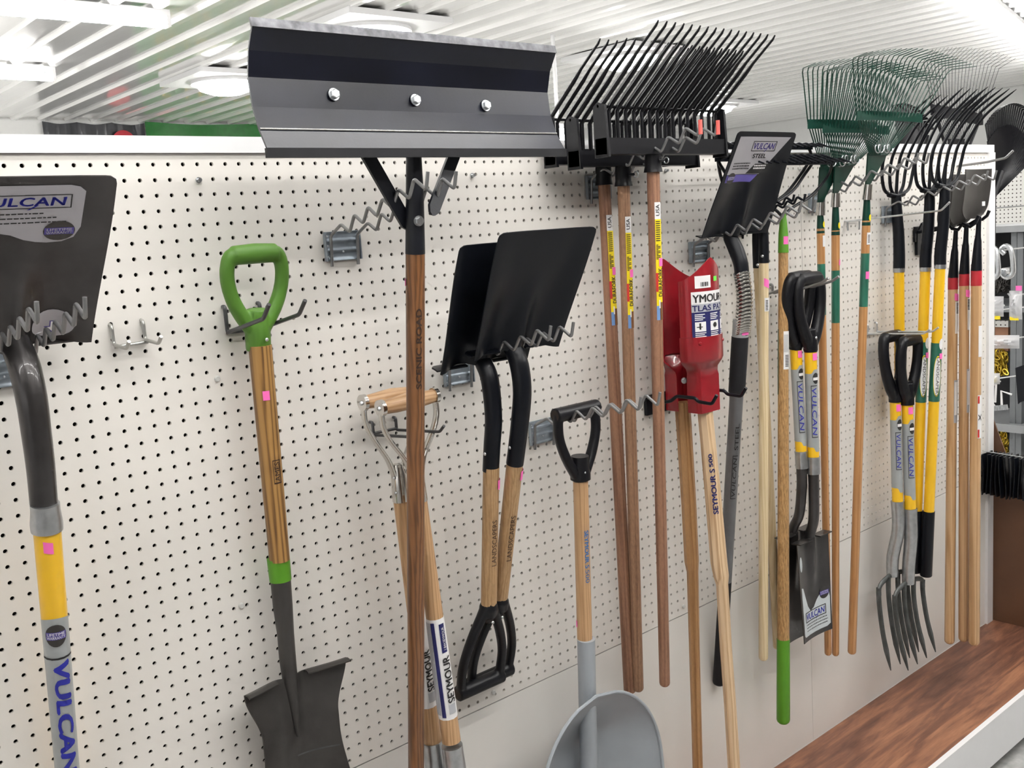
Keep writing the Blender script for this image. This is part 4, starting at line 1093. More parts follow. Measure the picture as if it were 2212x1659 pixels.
st = part(dbox(bs(.0010), -44, -.310, -4, -.281, MB()), 'white_sticker', 'paper', bf)
mb = MB(); [dbox(bs(.0016), -30 + 3.2*k, -.306, -28.6 + 3.2*k + (k % 2), -.296, mb) for k in range(6)]; part(mb, 'barcode', 'ink_black', st)
part(dbox(bs(.0012), 6, -.296, 18, -.285, MB()), 'green_sticker', 'neon_green', bf)
wave = [(.000, 0), (.030, .004), (.045, -.008), (.075, -.002), (.095, .012), (.150, .012), (.160, .004), (.200, .002), (.215, .024)]
t = thing('black_hook', 'black wavy hook holding the red post hole digger', 'hook', (1.42, -.004, ZO-.60))
part(MB().box((1.400, -.012, ZO-.625), (1.512, -.004, ZO-.575)), 'bracket_plate', 'black_satin', t)
for x in (1.402, 1.515): part(MB().tube(fillet([V3(x, -.013-d, ZO-.580+z) for d, z in wave]), .0042, n=10), 'wire_arm', 'black_satin', t)

# ================================================================== BOW RAKES
def bow_rake(d, x0, top, bot, dbot, wt, wb, hx, hd, hz, label, hmat, fmat, fer_py, extra=None, W=.42, nt=14):
    A, Bm = at(top[0], top[1], d), at(bot[0], bot[1], dbot); s = Shaft(A, Bm, wt*dep(A)/FPX/2, wb*dep(Bm)/FPX/2)
    t = thing('bow_rake', label, 'rake', tuple(s.B), 'bow rakes behind the black steel shovel')
    tf = s.t(fer_py)
    part(s.rod(tf-.01, 1.0, rnd1=.010), 'handle', hmat, t)
    part(s.rod(0, tf, ks=[.55, .8, 1.0, 1.06, 1.1], n=18), 'ferrule', fmat, t)
    z0 = s.p(0)[2]; zz = ZO + hz; c = s.p(0)
    for sg in (-1, 1):
        e = V3(hx + sg*W*.47, -hd, zz)
        P = [c + (s.A-s.B)*0 + V3(0, 0, -.01), c + V3(sg*.035, 0, .012), c + V3(sg*.12, -(hd-d)*.2, .045), c + V3(sg*.17, -(hd-d)*.5, .09), V3(hx + sg*W*.485, -hd - .002, (z0 + .09 + zz)/2 + .01), e]
        part(MB().tube(catmull(P, 5), .0042, n=8), 'bow', 'black_satin', t)
    bar = MB().box((hx-W/2, -hd-.006, zz-.008), (hx+W/2, -hd+.006, zz+.008)); hb = part(bar, 'head_bar', 'black_satin', t)
    for k in range(nt):
        x = hx - W/2 + .008 + (W-.016)*k/(nt-1)
        part(MB().tube([V3(x, -hd-.002, zz), V3(x, -hd-.030, zz+.004), V3(x, -hd-.062, zz-.008)], [.0052, .0040, .0018], n=6), 'tine', 'black_satin', t)
    return t, s
t1, s1 = bow_rake(.060, 1.81, (1632, 462), (1680, 1402), .03, 21, 19, 1.800, .105, .024, 'rear bow rake with pale handle and black ferrule, head highest', 'wood_pale', 'black_satin', 578)
sh_rivet(t1, s1, 571, -.1, .004, 1.08)
t2, s2 = bow_rake(.105, 1.77, (1650, 455), (1649, 1427), .085, 21, 20, 1.765, .135, -.008, 'front bow rake with pale handle, black ferrule and barcode sticker', 'wood_pale', 'black_satin', 568)
sh_rivet(t2, s2, 553, -.3, .004, 1.08)
part(s2.patch(s2.t(600), s2.t(617), .05, .95, e=.001, skew=.006), 'price_sticker', 'pink', t2)
st = part(s2.patch(s2.t(643), s2.t(672), .15, 1.05, e=.001), 'barcode_sticker', 'paper', t2)
mb = MB(); [s2.patch(s2.t(648 + 3.3*k), s2.t(649.6 + 3.3*k), .35, .8, e=.0016, mb=mb) for k in range(7)]; part(mb, 'barcode', 'ink_black', st)
t3, s3 = bow_rake(.095, 1.86, (1692, 462), (1692, 1560), .105, 20, 27, 1.835, .150, -.020, 'bow rake with rough brown handle, bright green ferrule and green grip end', 'wood_rough', 'green_bright', 546, W=.41, nt=13)
part(s3.patch(s3.t(511), s3.t(528), .05, .9, e=.0012), 'price_sticker', 'pink', t3)
gp = Shaft(s3.A, s3.B, s3.ra*1.1, s3.rb*1.06)
part(gp.rod(gp.t(1380), 1.004, rnd1=.014), 'green_grip', 'green_bright', t3)
st = part(s3.patch(s3.t(715), s3.t(797), .05, 1.15, e=.001), 'white_sticker', 'paper', t3)
mb = MB(); [s3.patch(s3.t(766 + 3.3*k), s3.t(767.6 + 3.3*k), .35, .9, e=.0016, mb=mb) for k in range(8)]; [s3.patch(s3.t(722), s3.t(760), .15 + .2*k, .20 + .2*k, e=.0016, mb=mb) for k in range(4)]; part(mb, 'barcode', 'ink_black', st)
part(s3.patch(s3.t(711), s3.t(852), -1.3, -.85, e=.001), 'green_label', 'green_sleeve', t3)
wave_hook(1.795, -.172, 'black wavy hook behind the black steel shovel holding the bow rakes', mat='black_satin', plate='black_satin', s=.62, w=.050)

# ================================================================== SPADES AND FORKS WITH BLACK D GRIPS
def vshaft(t, s, k0, ysock, y1, y2, y3, y4, sleeve=True):
    """black socket end, yellow, grey printed sleeve, yellow; positions are image rows on the shaft"""
    yl = part(s.rod(s.t(ysock), s.t(y4)), 'yellow_handle', 'yellow', t)
    sl = Shaft(s.A, s.B, s.ra*1.02, s.rb*1.02)
    tc = sl.thc(.5); mb = MB(); P = []; vs, fq = rect_geo(20, 10)
    for u, v in vs:
        a = tc - 2.2 + 4.4*u; up = sl.t(y1) - (sl.t(y1) - sl.t(y1 - 9))*ss(.5, .62, u); dn = sl.t(y3) + (sl.t(y3 + 10) - sl.t(y3))*ss(.52, .62, u)
        P.append(sl.sp(up + (dn-up)*v, a))
    mb.add(P, fq); g = part(mb, 'grey_sleeve', 'grey_fibre', t)
    ft = lambda e: (lambda x, z: sl.sp(z, tc + x, 1, e))
    mb = MB(); drape_poly(ft(.0008), circ(.75, sl.t(y1+10), .55, abs(sl.t(y1+10)-sl.t(y1-2)), 20), mb); sg_ = part(mb, 'round_seal', 'ink_black', g)
    mb = MB(); drape_poly(ft(.0012), [(.28, sl.t(y1+14)), (1.2, sl.t(y1+14)), (1.2, sl.t(y1+8)), (.28, sl.t(y1+8))], mb); part(mb, 'seal_band', 'paper', sg_)
    shaft_logo(t, sl, sl.t(y1+30), sl.t(y2), .02, .70, False, g, bold=.0)
    return yl
def vspade(d, X, dtop, neck, ft_, fb, w0, w1, heel, tip, rows, label, lab, W=.142):
    t = thing('drain_spade', label, 'spade', onx(*tip, X) - V3(0, 0, .02), 'yellow and grey drain spades with black D grips')
    A, Bm = onx(*neck, X), onx(*fb, X); s = Shaft(A, Bm, w0*dep(A)/FPX/2, w1*dep(Bm)/FPX/2)
    d_grip(t, s.p(-.03), onx(*dtop, X), W, .0180, .0165, s.ra*1.20, .000, 'black_plastic', neck=.55)
    part(Shaft(s.A, s.B, s.ra*1.18, s.rb).rod(-.14, s.t(rows[0]), ks=[.9, 1, 1]), 'grip_socket', 'black_plastic', t)
    sh_rivet(t, Shaft(s.A, s.B, s.ra*1.18, s.rb), rows[0]-28, .8, .004)
    vshaft(t, s, 0, *rows)
    part(Shaft(s.A, s.B, s.rb*1.12, s.rb*1.12).rod(s.t(rows[4]-2), s.t(rows[4]+35), ks=[1.05, 1, 1, 1, 1]), 'ferrule', 'ferrule', t)
    H, Tp = onx(*heel, X), onx(*tip, X)
    y = lambda x, z: .010*(abs(x)/.08)**2 + .016*gauss(x, .016)*ss(.62, 0, z) - .004
    B = Blade(H, Tp, lambda v: .079 - .007*v, y, xdir=(1, 0, 0)); bl = part(B.mesh(nu=30, nv=30), 'blade', 'tempered', t)
    mid = ((fb[0]+heel[0])/2 + 3, (fb[1]+heel[1])/2 + 15)
    P, R = smooth_spine(*spine(X, [(fb[0], rows[4]+30, w1*.94), (fb[0]+1, rows[4]+75, w1*.93), (mid[0], heel[1]-38, w1*.9), (heel[0]-2, heel[1]-6, w1*.85), (heel[0], heel[1]+35, w1*.5), (heel[0]+2, heel[1]+80, w1*.15)]), 5)
    part(MB().tube(P, R, n=18), 'socket', 'tempered', t)
    for sg in (-1, 1):
        x0, x1 = sg*.020, sg*.080
        g = [[B.H + B.x*x + B.n*(.018 - .030*i/4) for x in np.linspace(min(x0, x1), max(x0, x1), 6)] for i in range(5)]; part(MB().sheet(g, .003, -B.z), 'foot_step', 'tempered', bl)
    part(s.patch(s.t(rows[0]+5), s.t(rows[0]+20), .30, .95, e=.0012), 'price_sticker', 'pink', t)
    if lab:
        fn = lambda e: (lambda x, z: B.P(x, z, e))
        poly = [(-.066, .93), (-.06, .95), (.052, .95), (.066, .93), (.069, .66), (.066, .60), (.045, .565), (.028, .60), (.012, .64), (-.004, .70), (-.022, .72), (-.036, .66), (-.048, .55), (-.058, .46), (-.068, .45)]
        mb = MB(); drape_poly(fn(.0008), poly, mb); lb = part(mb, 'pale_label', 'pale_label', bl)
        flip = lambda e: (lambda x, z: B.P(x, 1 - z, e))
        f_, x_ = MB(), MB(); vulcan_logo(None, flip(.0014), -.054, .185, .050, .285, f_, x_, .003); part(f_, 'logo_frame', 'ink_black', lb); part(x_, 'logo_lettering', 'ink_blue', lb)
        mb = MB(); lines_of_print(flip(.0014), -.05, .055, [.155, .125, .095], .008, mb); part(mb, 'label_print', 'ink_black', lb)
        warranty_seal(flip, .046, .40, .020, .060, lb)
        mb = MB(); drape_poly(fn(.0008), circ(-.062, .22, .008, .075, 16), mb); part(mb, 'small_sticker', 'pale_label', bl)
    return t
vspade(.1, 1.930, (1728, 600), (1719, 755), None, (1731, 985), 25, 24, (1716, 1148), (1722, 1382), (752, 797, 928, 952, 976), 'rear drain spade, mostly hidden behind its twin with the silver blade label', False)
vspade(.13, 1.954, (1747, 602), (1751, 760), None, (1757, 995), 26, 25, (1752, 1160), (1766, 1374), (757, 806, 938, 964, 988), 'front drain spade with black D grip and silver label on its blade', True)
wire_thing('peg_hook', 'grey double hook through the black D grips of the drain spades', 'hook',
    [[V3(x, .008, ZO-.345), V3(x, -.008, ZO-.345), V3(x, -.008, ZO-.370)] + [V3(x, -.03-.055*k, ZO-.362+.007*k + (.004 if k % 2 else -.004)) for k in range(4)] + [V3(x, -.215, ZO-.325)] for x in (1.905, 1.955)], .0036, 'hook_grey', 'small peg hooks')
def vfork(X, dtop, neck, fb, w0, w1, bar, rows, tips, label, W=.142):
    t = thing('digging_fork', label, 'fork', onx(*tips, X) - V3(0, 0, .01), 'four-tined digging forks with black D grips')
    A, Bm = onx(*neck, X), onx(*fb, X); s = Shaft(A, Bm, w0*dep(A)/FPX/2, w1*dep(Bm)/FPX/2)
    d_grip(t, s.p(-.03), onx(*dtop, X), W, .0180, .0172, s.ra*1.22, .000, 'black_plastic', neck=.6)
    part(Shaft(s.A, s.B, s.ra*1.2, s.rb).rod(-.22, s.t(rows[0]), ks=[.85, 1, 1]), 'grip_socket', 'black_plastic', t)
    vshaft(t, s, 0, *rows)
    sl = Shaft(s.A, s.B, s.rb*1.18, s.rb*1.18); b = onx(*bar, X)
    sk = MB(); e = b + V3(0, 0, .0); P = catmull([sl.p(s.t(rows[4]-2)), sl.p(s.t(rows[4]+60)), e + V3(.0, -.002, .06), e + V3(0, 0, -.006)], 4)
    sk = part(sk.tube(P, list(np.interp(np.linspace(0, 1, len(P)), [0, .1, .6, 1], [sl.ra*1.05, sl.ra, sl.ra*.98, sl.ra*.92])), n=18), 'steel_sleeve', 'ferrule', t)
    rivet(sk, e + V3(.018, -.008, .035), (1, -.4, 0), .004)
    hw = .092
    br = MB().tube(catmull([b + V3(-hw, -.004, -.045), b + V3(-hw+.006, -.002, -.018), b + V3(-hw*.55, 0, -.006), b + V3(0, 0, 0), b + V3(hw*.55, 0, -.006), b + V3(hw-.006, -.002, -.018), b + V3(hw, -.004, -.045)], 4), .0082, n=10, flat=.75)
    fk = part(br, 'fork_head', 'fork_steel', t)
    tp = onx(*tips, X); dz = b[2] - tp[2]; dy = tp[1] - b[1]
    for k in range(4):
        x = b[0] + hw*(-1 + 2*k/3.)
        P = catmull([V3(x, b[1]-.002, b[2]-(.02 if k in (0, 3) else .0)), V3(x, b[1]-.003, b[2]-dz*.25), V3(x, b[1]+dy*.38, b[2]-dz*.6), V3(x, b[1]+dy, b[2]-dz)], 5)
        part(MB().tube(P, list(np.interp(np.linspace(0, 1, len(P)), [0, .3, .72, .8, 1], [.0072, .0068, .0066, .0072, .0014])), n=8, flat=1.25), 'tine', 'fork_steel', t)
    part(s.patch(s.t(rows[0]+4), s.t(rows[0]+19), .15, .85, e=.0012), 'price_sticker', 'pink', t)
    return t
vfork(2.500, (1926, 727), (1934, 868), (1939, 1086), 23, 23, (1928, 1240), (868, 906, 1008, 1052, 1084), (1955, 1428), 'rear digging fork with black D grip, left of the pair near the deck')
vfork(2.530, (1966, 735), (1960, 874), (1966, 1100), 24, 24, (1962, 1256), (874, 914, 1026, 1068, 1100), (1992, 1428), 'front digging fork with black D grip, its tines just above the deck')
wire_thing('peg_hook', 'silver double hook behind the black D grips of the digging forks', 'hook',
    [[V3(x, .006, ZO-.515), V3(x, -.008, ZO-.515), V3(x, -.008, ZO-.545), V3(x, -.19, ZO-.545+.006), V3(x, -.21, ZO-.525)] for x in (2.465, 2.520)] + [[V3(2.44, -.010, ZO-.548), V3(2.56, -.010, ZO-.548)]], .0030, 'zinc', 'small peg hooks')

# ================================================================== YELLOW MANURE FORKS
def manure_fork(X, top, mid, bot, ysock, rows, tipc, label, w0=22, w1=22, full=True):
    t = thing('manure_fork', label, 'fork', onx(*bot, X), 'yellow-handled manure forks with black tines')
    A, Bm = onx(*top, X), onx(*mid, X); C = onx(*bot, X)
    s = Shaft(onx(mid[0], ysock, X), C, w0*dep(A)/FPX/2, w1*dep(C)/FPX/2)
    P, R = smooth_spine(*spine(X, [(top[0], top[1], w0*.95), (top[0]+1, top[1]+25, w0*1.0), ((top[0]+mid[0])/2 + 2, (top[1]+ysock)/2, w0*1.08), (mid[0]+.5, ysock-30, w0*1.12), (mid[0], ysock-2, w0*1.12)]), 4)
    part(MB().tube(P, R, n=18), 'socket', 'black_satin', t)
    part(Shaft(s.A, s.B, s.ra*1.14, s.ra*1.14).rod(s.t(ysock-4), s.t(ysock+5)), 'steel_ring', 'ferrule', t)
    part(s.rod(0, 1.0 if not rows else s.t(rows[3])), 'yellow_handle', 'yellow', t)
    if rows:
        gl = Shaft(s.A, s.B, s.ra*1.02, s.rb*1.02)
        gb = part(gl.patch(gl.t(rows[0]), gl.t(rows[1]), -1.5, 1.5), 'green_band', 'green_sleeve', t)
        tc = gl.thc(.5); ft = lambda e: (lambda x, z: gl.sp(z, tc + x, 1, e))
        cz = gl.t((rows[0]+rows[1])/2 + 8)
        mb = MB(); drape_poly(ft(.0014), circ(.35, cz, .66, abs(gl.t(rows[1]-14)-gl.t(rows[0]+14))/2*.9, 24), mb); ov = part(mb, 'oval_label', 'label_yellow', gb)
        mb = MB(); drape_poly(ft(.0020), circ(.35, cz, .58, abs(gl.t(rows[1]-14)-gl.t(rows[0]+14))/2*.84, 24), mb); ov2 = part(mb, 'oval_face', 'paper', ov)
        part(gl.text('LANDSCAPERS', gl.t(rows[0]+30), gl.t(rows[1]-12), .18, .62, False, e=.0028, bold=0), 'label_lettering', 'ink_black', ov2)
        mb = MB(); drape_poly(ft(.0014), circ(.9, gl.t(rows[0]+2), .45, abs(gl.t(rows[0]+12)-gl.t(rows[0])), 16), mb); part(mb, 'round_badge', 'paper', gb)
        part(gl.patch(gl.t(rows[0]+22), gl.t(rows[0]+34), .55, 1.1, e=.002), 'price_sticker', 'pink', gb)
        eg = Shaft(s.A, s.B, s.ra*1.1, s.rb*1.14); part(eg.rod(s.t(rows[2]), 1.0, rnd1=.006), 'black_grip', 'black_satin', t)
    b = A + V3(0, 0, .004); tp = onx(*tipc, X); dy, dz = tp[1]-b[1], tp[2]-b[2]
    yk = part(MB().tube([b + V3(-.045, 0, .002), b + V3(0, 0, -.004), b + V3(.045, 0, .002)], .0085, n=10), 'tine_yoke', 'black_satin', t)
    n = 5
    for k in range(n):
        f = -1 + 2*k/(n-1.); xe = f*.098
        P = catmull([b + V3(f*.030, 0, 0), b + V3(xe*.80, dy*.00-.002, .020 + .012*(1-abs(f))), b + V3(xe, dy*.04, dz*.28), b + V3(xe, dy*.14, dz*.48), b + V3(xe*.98, dy*.46, dz*.76), b + V3(xe*.95, dy, dz)], 6)
        part(MB().tube(P, list(np.interp(np.linspace(0, 1, len(P)), [0, .5, .9, 1], [.0056, .0050, .0040, .0008])), n=8), 'tine', 'black_satin', t)
    return t
manure_fork(2.597, (1936, 424), (1942, 582), (1944, 872), 583, None, (2048, 206), 'leftmost manure fork, plain yellow handle behind the black D grips')
manure_fork(2.600, (2007, 414), (1999, 582), (1976, 1238), 581, (738, 868, 1102, 1108), (2112, 192), 'middle manure fork with green LANDSCAPERS band on its yellow handle')
manure_fork(2.600, (2040, 404), (2031, 578), (2000, 1246), 575, (740, 866, 1104, 1108), (2166, 190), 'rightmost manure fork with green LANDSCAPERS band on its yellow handle')

# ================================================================== GREEN WIRE LEAF RAKES
def leaf_rake(X, fer, fer2, bot, dbot, rows, barc, tipc, label, n=22, wire='green_dark', barw=.345, tipw=.50, w0=18, w1=17, wood_='wood_amber'):
    t = thing('leaf_rake', label, 'rake', tuple(at(bot[0], bot[1], dbot)), 'green wire leaf rakes with wooden handles')
    A, Bm = onx(*fer2, X), at(bot[0], bot[1], dbot); s = Shaft(A, Bm, w0*dep(A)/FPX/2, w1*dep(Bm)/FPX/2)
    y1, y2, y3 = rows        # green end -> wood -> sleeve -> wood
    part(s.rod(s.t(y1)-.01, 1.0, rnd1=.010), 'handle', wood_, t)
    part(s.rod(.0, s.t(y1), ks=[.72, .85, .95, 1.03]), 'green_end', 'green_dark', t)
    sl = Shaft(s.A, s.B, s.ra*1.03, s.rb*1.03); part(sl.rod(s.t(y2), s.t(y3)), 'green_sleeve', 'green_sleeve', t)
    F = onx(*fer, X)
    part(MB().tube([F, s.p(.003)], [.0115, .0135], n=18), 'chrome_ferrule', 'chrome', t)
    bc, tc = onx(*barc, X), onx(*tipc, X)
    up = unit(bc - F); L = np.linalg.norm(bc - F); h = F + up*L*.0
    # tapering plate with springs
    pt = F + up*L*.46
    hub = MB().prism([F + V3(-.012, 0, 0), F + V3(.012, 0, 0), pt + V3(.052, 0, 0), pt + V3(.040, 0, .008), pt + V3(-.040, 0, .008), pt + V3(-.052, 0, 0)], (0, .004, 0))
    hb = part(hub, 'hub_plate', 'green_dark', t)
    for sg in (-1, 1):
        c = pt + V3(sg*.024, -.006, .012); cl = MB()
        cl.tube([c + V3(.011*math.cos(a), -.0015*a, .011*math.sin(a)) for a in np.linspace(0, 4*math.pi, 25)], .0016, n=6)
        part(cl, 'coil_spring', 'zinc', hb)
    bar = MB(); bn = 10
    g = [[bc + V3(barw*(j/bn-.5), .010*(1-(2*j/bn-1)**2) - .004, .012 - .024*i/3 + .004*(1-(2*j/bn-1)**2)) for j in range(bn+1)] for i in range(4)]
    bar.sheet(g, .003, (0, -1, 0)); bb_ = part(bar, 'cross_plate', wire, t)
    dT = tc - bc
    for k in range(n):
        f = -1 + 2*k/(n-1.); arch = (1 - f*f)
        a = pt + V3(f*.046, -.001, -.004); b = bc + V3(f*barw*.49, .006*arch, .002)
        e = bc + V3(f*tipw*.5, dT[1]*1.0, dT[2] + .018*arch); o = e + V3(f*.035, -.060, .010 - .010*abs(f))
        mid = e - unit(e - b)*.012; 
        part(MB().tube([a, (a+b)/2, b, (b*.4+e*.6), mid, e + unit(o-e)*.006 - V3(0, 0, .001), o], [.0016, .0016, .0016, .0015, .0015, .0014, .0010], n=6), 'tine', wire, t)
    return t, s
# barc / tipc lie in the plane of the shaft
tA, sA = leaf_rake(2.100, (1773, 437), (1772, 462), (1789, 1416), .07, (504, 570, 680), (1820, 271), (1846, 158), 'rear green leaf rake, lowest left of the three wire rakes', w0=17, w1=15)
part(sA.patch(sA.t(509), sA.t(533), .45, 1.1, e=.001), 'barcode_sticker', 'paper', tA)
tB, sB = leaf_rake(2.150, (1806, 417), (1805, 444), (1805, 1417), .065, (508, 584, 697), (1850, 280), (1888, 165), 'middle green leaf rake, its head overlapping the rear one', w0=18, w1=15)
tC, sC = leaf_rake(2.190, (1876, 398), (1873, 428), (1840, 1413), .095, (487, 547, 662), (1922, 253), (1953, 138), 'front green leaf rake, standing tallest with its tines spread wide', w0=18, w1=18, barw=.35, tipw=.52)
st = part(sC.patch(sC.t(502), sC.t(528), .25, 1.05, e=.001), 'barcode_sticker', 'paper', tC)
mb = MB(); [sC.patch(sC.t(507 + 3*k), sC.t(508.4 + 3*k), .45, .85, e=.0016, mb=mb) for k in range(6)]; part(mb, 'barcode', 'ink_black', st)
part(sC.patch(sC.t(586), sC.t(602), .25, .98, e=.001), 'price_sticker', 'pink', tC)
part(sB.patch(sB.t(561), sB.t(573), .75, 1.2, e=.001), 'price_sticker', 'pink', tB)
for t_, s_, yy in ((tA, sA, 485), (tB, sB, 487), (tC, sC, 470)):
    ft = (lambda s_: (lambda x, z: s_.sp(z, s_.thc(0) + x, 1.0, .0008)))(s_)
    mb = MB(); drape_poly(ft, circ(.95, s_.t(yy), .35, abs(s_.t(yy+7)-s_.t(yy)), 14), mb); part(mb, 'round_badge', 'label_yellow', t_)

# ================================================================== HOES WITH BLACK PLATES AND RED BANDS
def hoe(d, top, neck, y_sock, y_red0, y_red1, bot, w0, w1, plate, label, mat, pd):
    A, Bm = at(neck[0], y_red0, d), at(bot[0], bot[1], d); s = Shaft(A, Bm, w0*dep(A)/FPX/2, w1*dep(Bm)/FPX/2)
    t = thing('scuffle_shovel', label, 'shovel', tuple(s.B), 'wood-handled shovels with red bands')
    part(s.rod(s.t(y_red1)-.002, 1.0, rnd1=.014), 'handle', mat, t)
    part(Shaft(s.A, s.B, s.ra*1.03, s.rb*1.03).rod(0, s.t(y_red1)), 'red_band', 'red_band', t)
    T0 = at(top[0], top[1], pd*.5 + d*.5)
    P = [T0, T0*.7 + s.p(0)*.3, T0*.62 + s.p(0)*.38, T0*.55 + s.p(0)*.45, s.p(0) + V3(0, 0, -.001)]
    part(MB().tube(P, [s.ra*.42, s.ra*.5, s.ra*.55, s.ra*.68, s.ra*1.04], n=18), 'socket', 'black_satin', t)
    x0, y0, x1, y1 = plate; a = at(x0, y0, pd); b = at(x1, y0, pd); W = b[0]-a[0]; H = a[2] - at((x0+x1)/2, y1, pd)[2]; g = []
    for i in range(17):
        v = i/16; hw = W/2*(1 if v < .72 else math.sqrt(max(.0, 1-((v-.72)/.28)**2*.75))) ; row = []
        for j in range(17):
            u = 2*j/16-1; row.append((a[0]+W/2 + u*hw*(.97+.03*(1-v)), -pd - .012*u*u + .008 + .02*v*v, a[2] - v*H))
        g.append(row)
    bl = part(MB().sheet(g, .003, (0, -1, 0)), 'blade', 'gunmetal', t)
    return t, s, g
hoes = [((2065, 496), 2059, 599, 625, (2051, 1391), 21, 21, .110, .128, (2030, 386, 2088, 492), 'leftmost of the three red-banded wooden handles beside the white post', 'wood_maple'),
        ((2088, 482), 2083, 591, 617, (2081, 1386), 21, 20, .148, .164, (2056, 377, 2112, 483), 'middle of the three red-banded wooden handles, blade tucked behind the front one', 'wood_hickory'),
        ((2115, 468), 2109, 584, 617, (2104, 1394), 22, 23, .188, .205, (2084, 366, 2140, 472), 'rightmost red-banded wooden handle, its black blade nearest the viewer', 'wood_maple')]
for i, (top, nx, r0, r1, bot, w0, w1, d, pd, plate, label, mat) in enumerate(hoes):
    t_, s_, g_ = hoe(d, top, (nx, 0), 0, r0, r1, bot, w0, w1, plate, label, mat, pd)
    if i < 2:
        part(s_.patch(s_.t(r1+8), s_.t(r1+23), .30, 1.05, e=.001, skew=.004), 'price_sticker', 'pink', t_)
        q = part(s_.patch(s_.t(r1+26), s_.t(r1+95), .45 + .15*i, 1.05, e=.001), 'barcode_sticker', 'paper', t_)
        mb = MB(); [s_.patch(s_.t(r1+29 + 3*k), s_.t(r1+30.6 + 3*k), .62, .95, e=.0018, mb=mb) for k in range(8)]; part(mb, 'barcode', 'ink_black', q)
        q = part(s_.patch(s_.t(820 if i == 0 else 796), s_.t(912 if i == 0 else 890), .35 + .15*i, 1.05, e=.001), 'care_label', 'grey_label', t_)
        part(s_.patch(s_.t(824 if i == 0 else 800), s_.t(895 if i == 0 else 873), .45 + .15*i, 1.0, e=.0018), 'label_face', 'paper', q)
    else:
        q = part(s_.patch(s_.t(703), s_.t(770), .45, 1.15, e=.001), 'barcode_sticker', 'paper', t_)
        q = part(s_.patch(s_.t(852), s_.t(945), .35, 1.15, e=.001), 'care_label', 'paper', t_)
        part(s_.patch(s_.t(854), s_.t(870), .38, .65, e=.0018), 'label_mark', 'label_red', q)
        part(s_.patch(s_.t(926), s_.t(943), .38, .65, e=.0018), 'label_mark', 'label_red', q)
        part(s_.text('X', s_.t(893), s_.t(907), .5, .92, True, e=.0018, bold=.02), 'label_lettering', 'ink_black', q)
        w_a = at(2123, 440, pd + .004); part(MB().box((w_a[0]-.010, w_a[1]-.003, w_a[2]-.007), (w_a[0]+.010, w_a[1]-.0015, w_a[2]+.007)), 'white_tag', 'paper', t_)
# the black wavy hook under the blades
X0 = 2.79
P = [onx(x, y, X0) for x, y in ((2050, 486), (2056, 494), (2070, 496), (2080, 483), (2096, 490), (2107, 482), (2114, 466))]
P2 = [q + V3(.085, 0, 0) for q in P]
t = thing('black_hook', 'black wavy hook under the dark blades of the red-banded handles', 'hook', (2.83, -.004, ZO-.30))
bx = at(1994, 518, .01)
part(MB().tube([V3(X0, -.008, P[0][2]-.02)] + P, .0052, n=10), 'wire_arm', 'black_satin', t)
part(MB().tube([V3(X0+.085, -.008, P[0][2]-.02)] + [onx(x, y, X0+.085) for x, y in ((2075, 484), (2084, 490), (2098, 482), (2108, 476), (2122, 474), (2132, 466), (2137, 455))], .0052, n=10), 'wire_arm', 'black_satin', t)
part(MB().box((X0-.02, -.010, P[0][2]-.05), (X0+.10, -.003, P[0][2]+.0)), 'bracket_plate', 'black_satin', t)
q = at(1998, 520, .012)
t = thing('black_bracket', 'black plate bracket on the board behind the yellow manure fork handles', 'bracket', q - V3(0, 0, .05))
part(MB().prism([q + V3(-.05, 0, -.045), q + V3(.05, 0, -.045), q + V3(.05, 0, .05), q + V3(0, 0, .062), q + V3(-.05, 0, .03)], (0, .010, 0)), 'plate', 'black_satin', t)
part(MB().tube([q + V3(-.045, -.002, .04), q + V3(-.045, -.012, .06)], .003), 'pin', 'black_satin', t)

# ================================================================== SMALL FITTINGS ON THE BOARD
def screw(px, py, mat, label, r=.0036, group='loose screws and pins on the board'):
    p = at(px, py, .0); mb = MB()
    mb.tube([p, p + V3(0, -.003, 0)], r*1.35, n=16, up=(1, 0, 0)); mb.tube([p + V3(0, -.003, 0), p + V3(0, -.009, 0)], r, n=6, up=(1, 0, 0), smooth=False)
    return solo(mb, 'hex_screw', mat, label, 'screw', group)
screw(428, 389, 'zinc', 'zinc hex screw near the top row of holes between the big shovel and the pusher')
screw(1019, 379, 'zinc', 'zinc hex screw right of the tips of the pusher hook')
screw(1437, 369, 'zinc', 'zinc hex screw right of the front bedding fork handle')
screw(1727, 365, 'clip_clear', 'left of two pale screws side by side behind the bow rakes', r=.004)
screw(1737, 367, 'clip_clear', 'right of two pale screws side by side behind the bow rakes', r=.004)
def pin(px, py, label):
    p = at(px, py, 0); return solo(MB().tube([p, p + V3(0, -.002, 0), p + V3(0, -.0045, 0)], [.0055, .0055, .004], n=18, up=(1, 0, 0)), 'push_pin', 'clip_clear', label, 'pin', 'clear round pins')
pin(469, 818, 'clear round pin left of the green spade handle')
pin(521, 1308, 'clear round pin left of the green spade socket')
pin(1065, 1495, 'clear round pin just below the rear black D grip')
pin(1476, 1310, 'clear round pin left of the rear digger handle at the panel seam')
wire_thing('peg_hook', 'long straight chrome hook reaching out past the front green rake', 'hook',
    [[V3(2.352, .006, ZO-.185), V3(2.352, -.008, ZO-.187), V3(2.352, -.010, ZO-.187), V3(2.352, -.300, ZO-.172), V3(2.352, -.325, ZO-.150)],
     [V3(2.352, -.008, ZO-.187), V3(2.352, -.010, ZO-.215)], [V3(2.352, -.012, ZO-.187), V3(2.42, -.010, ZO-.187), V3(2.42, -.008, ZO-.215)]], .0028, 'zinc', 'small peg hooks')
a = at(2106, 363, .0)
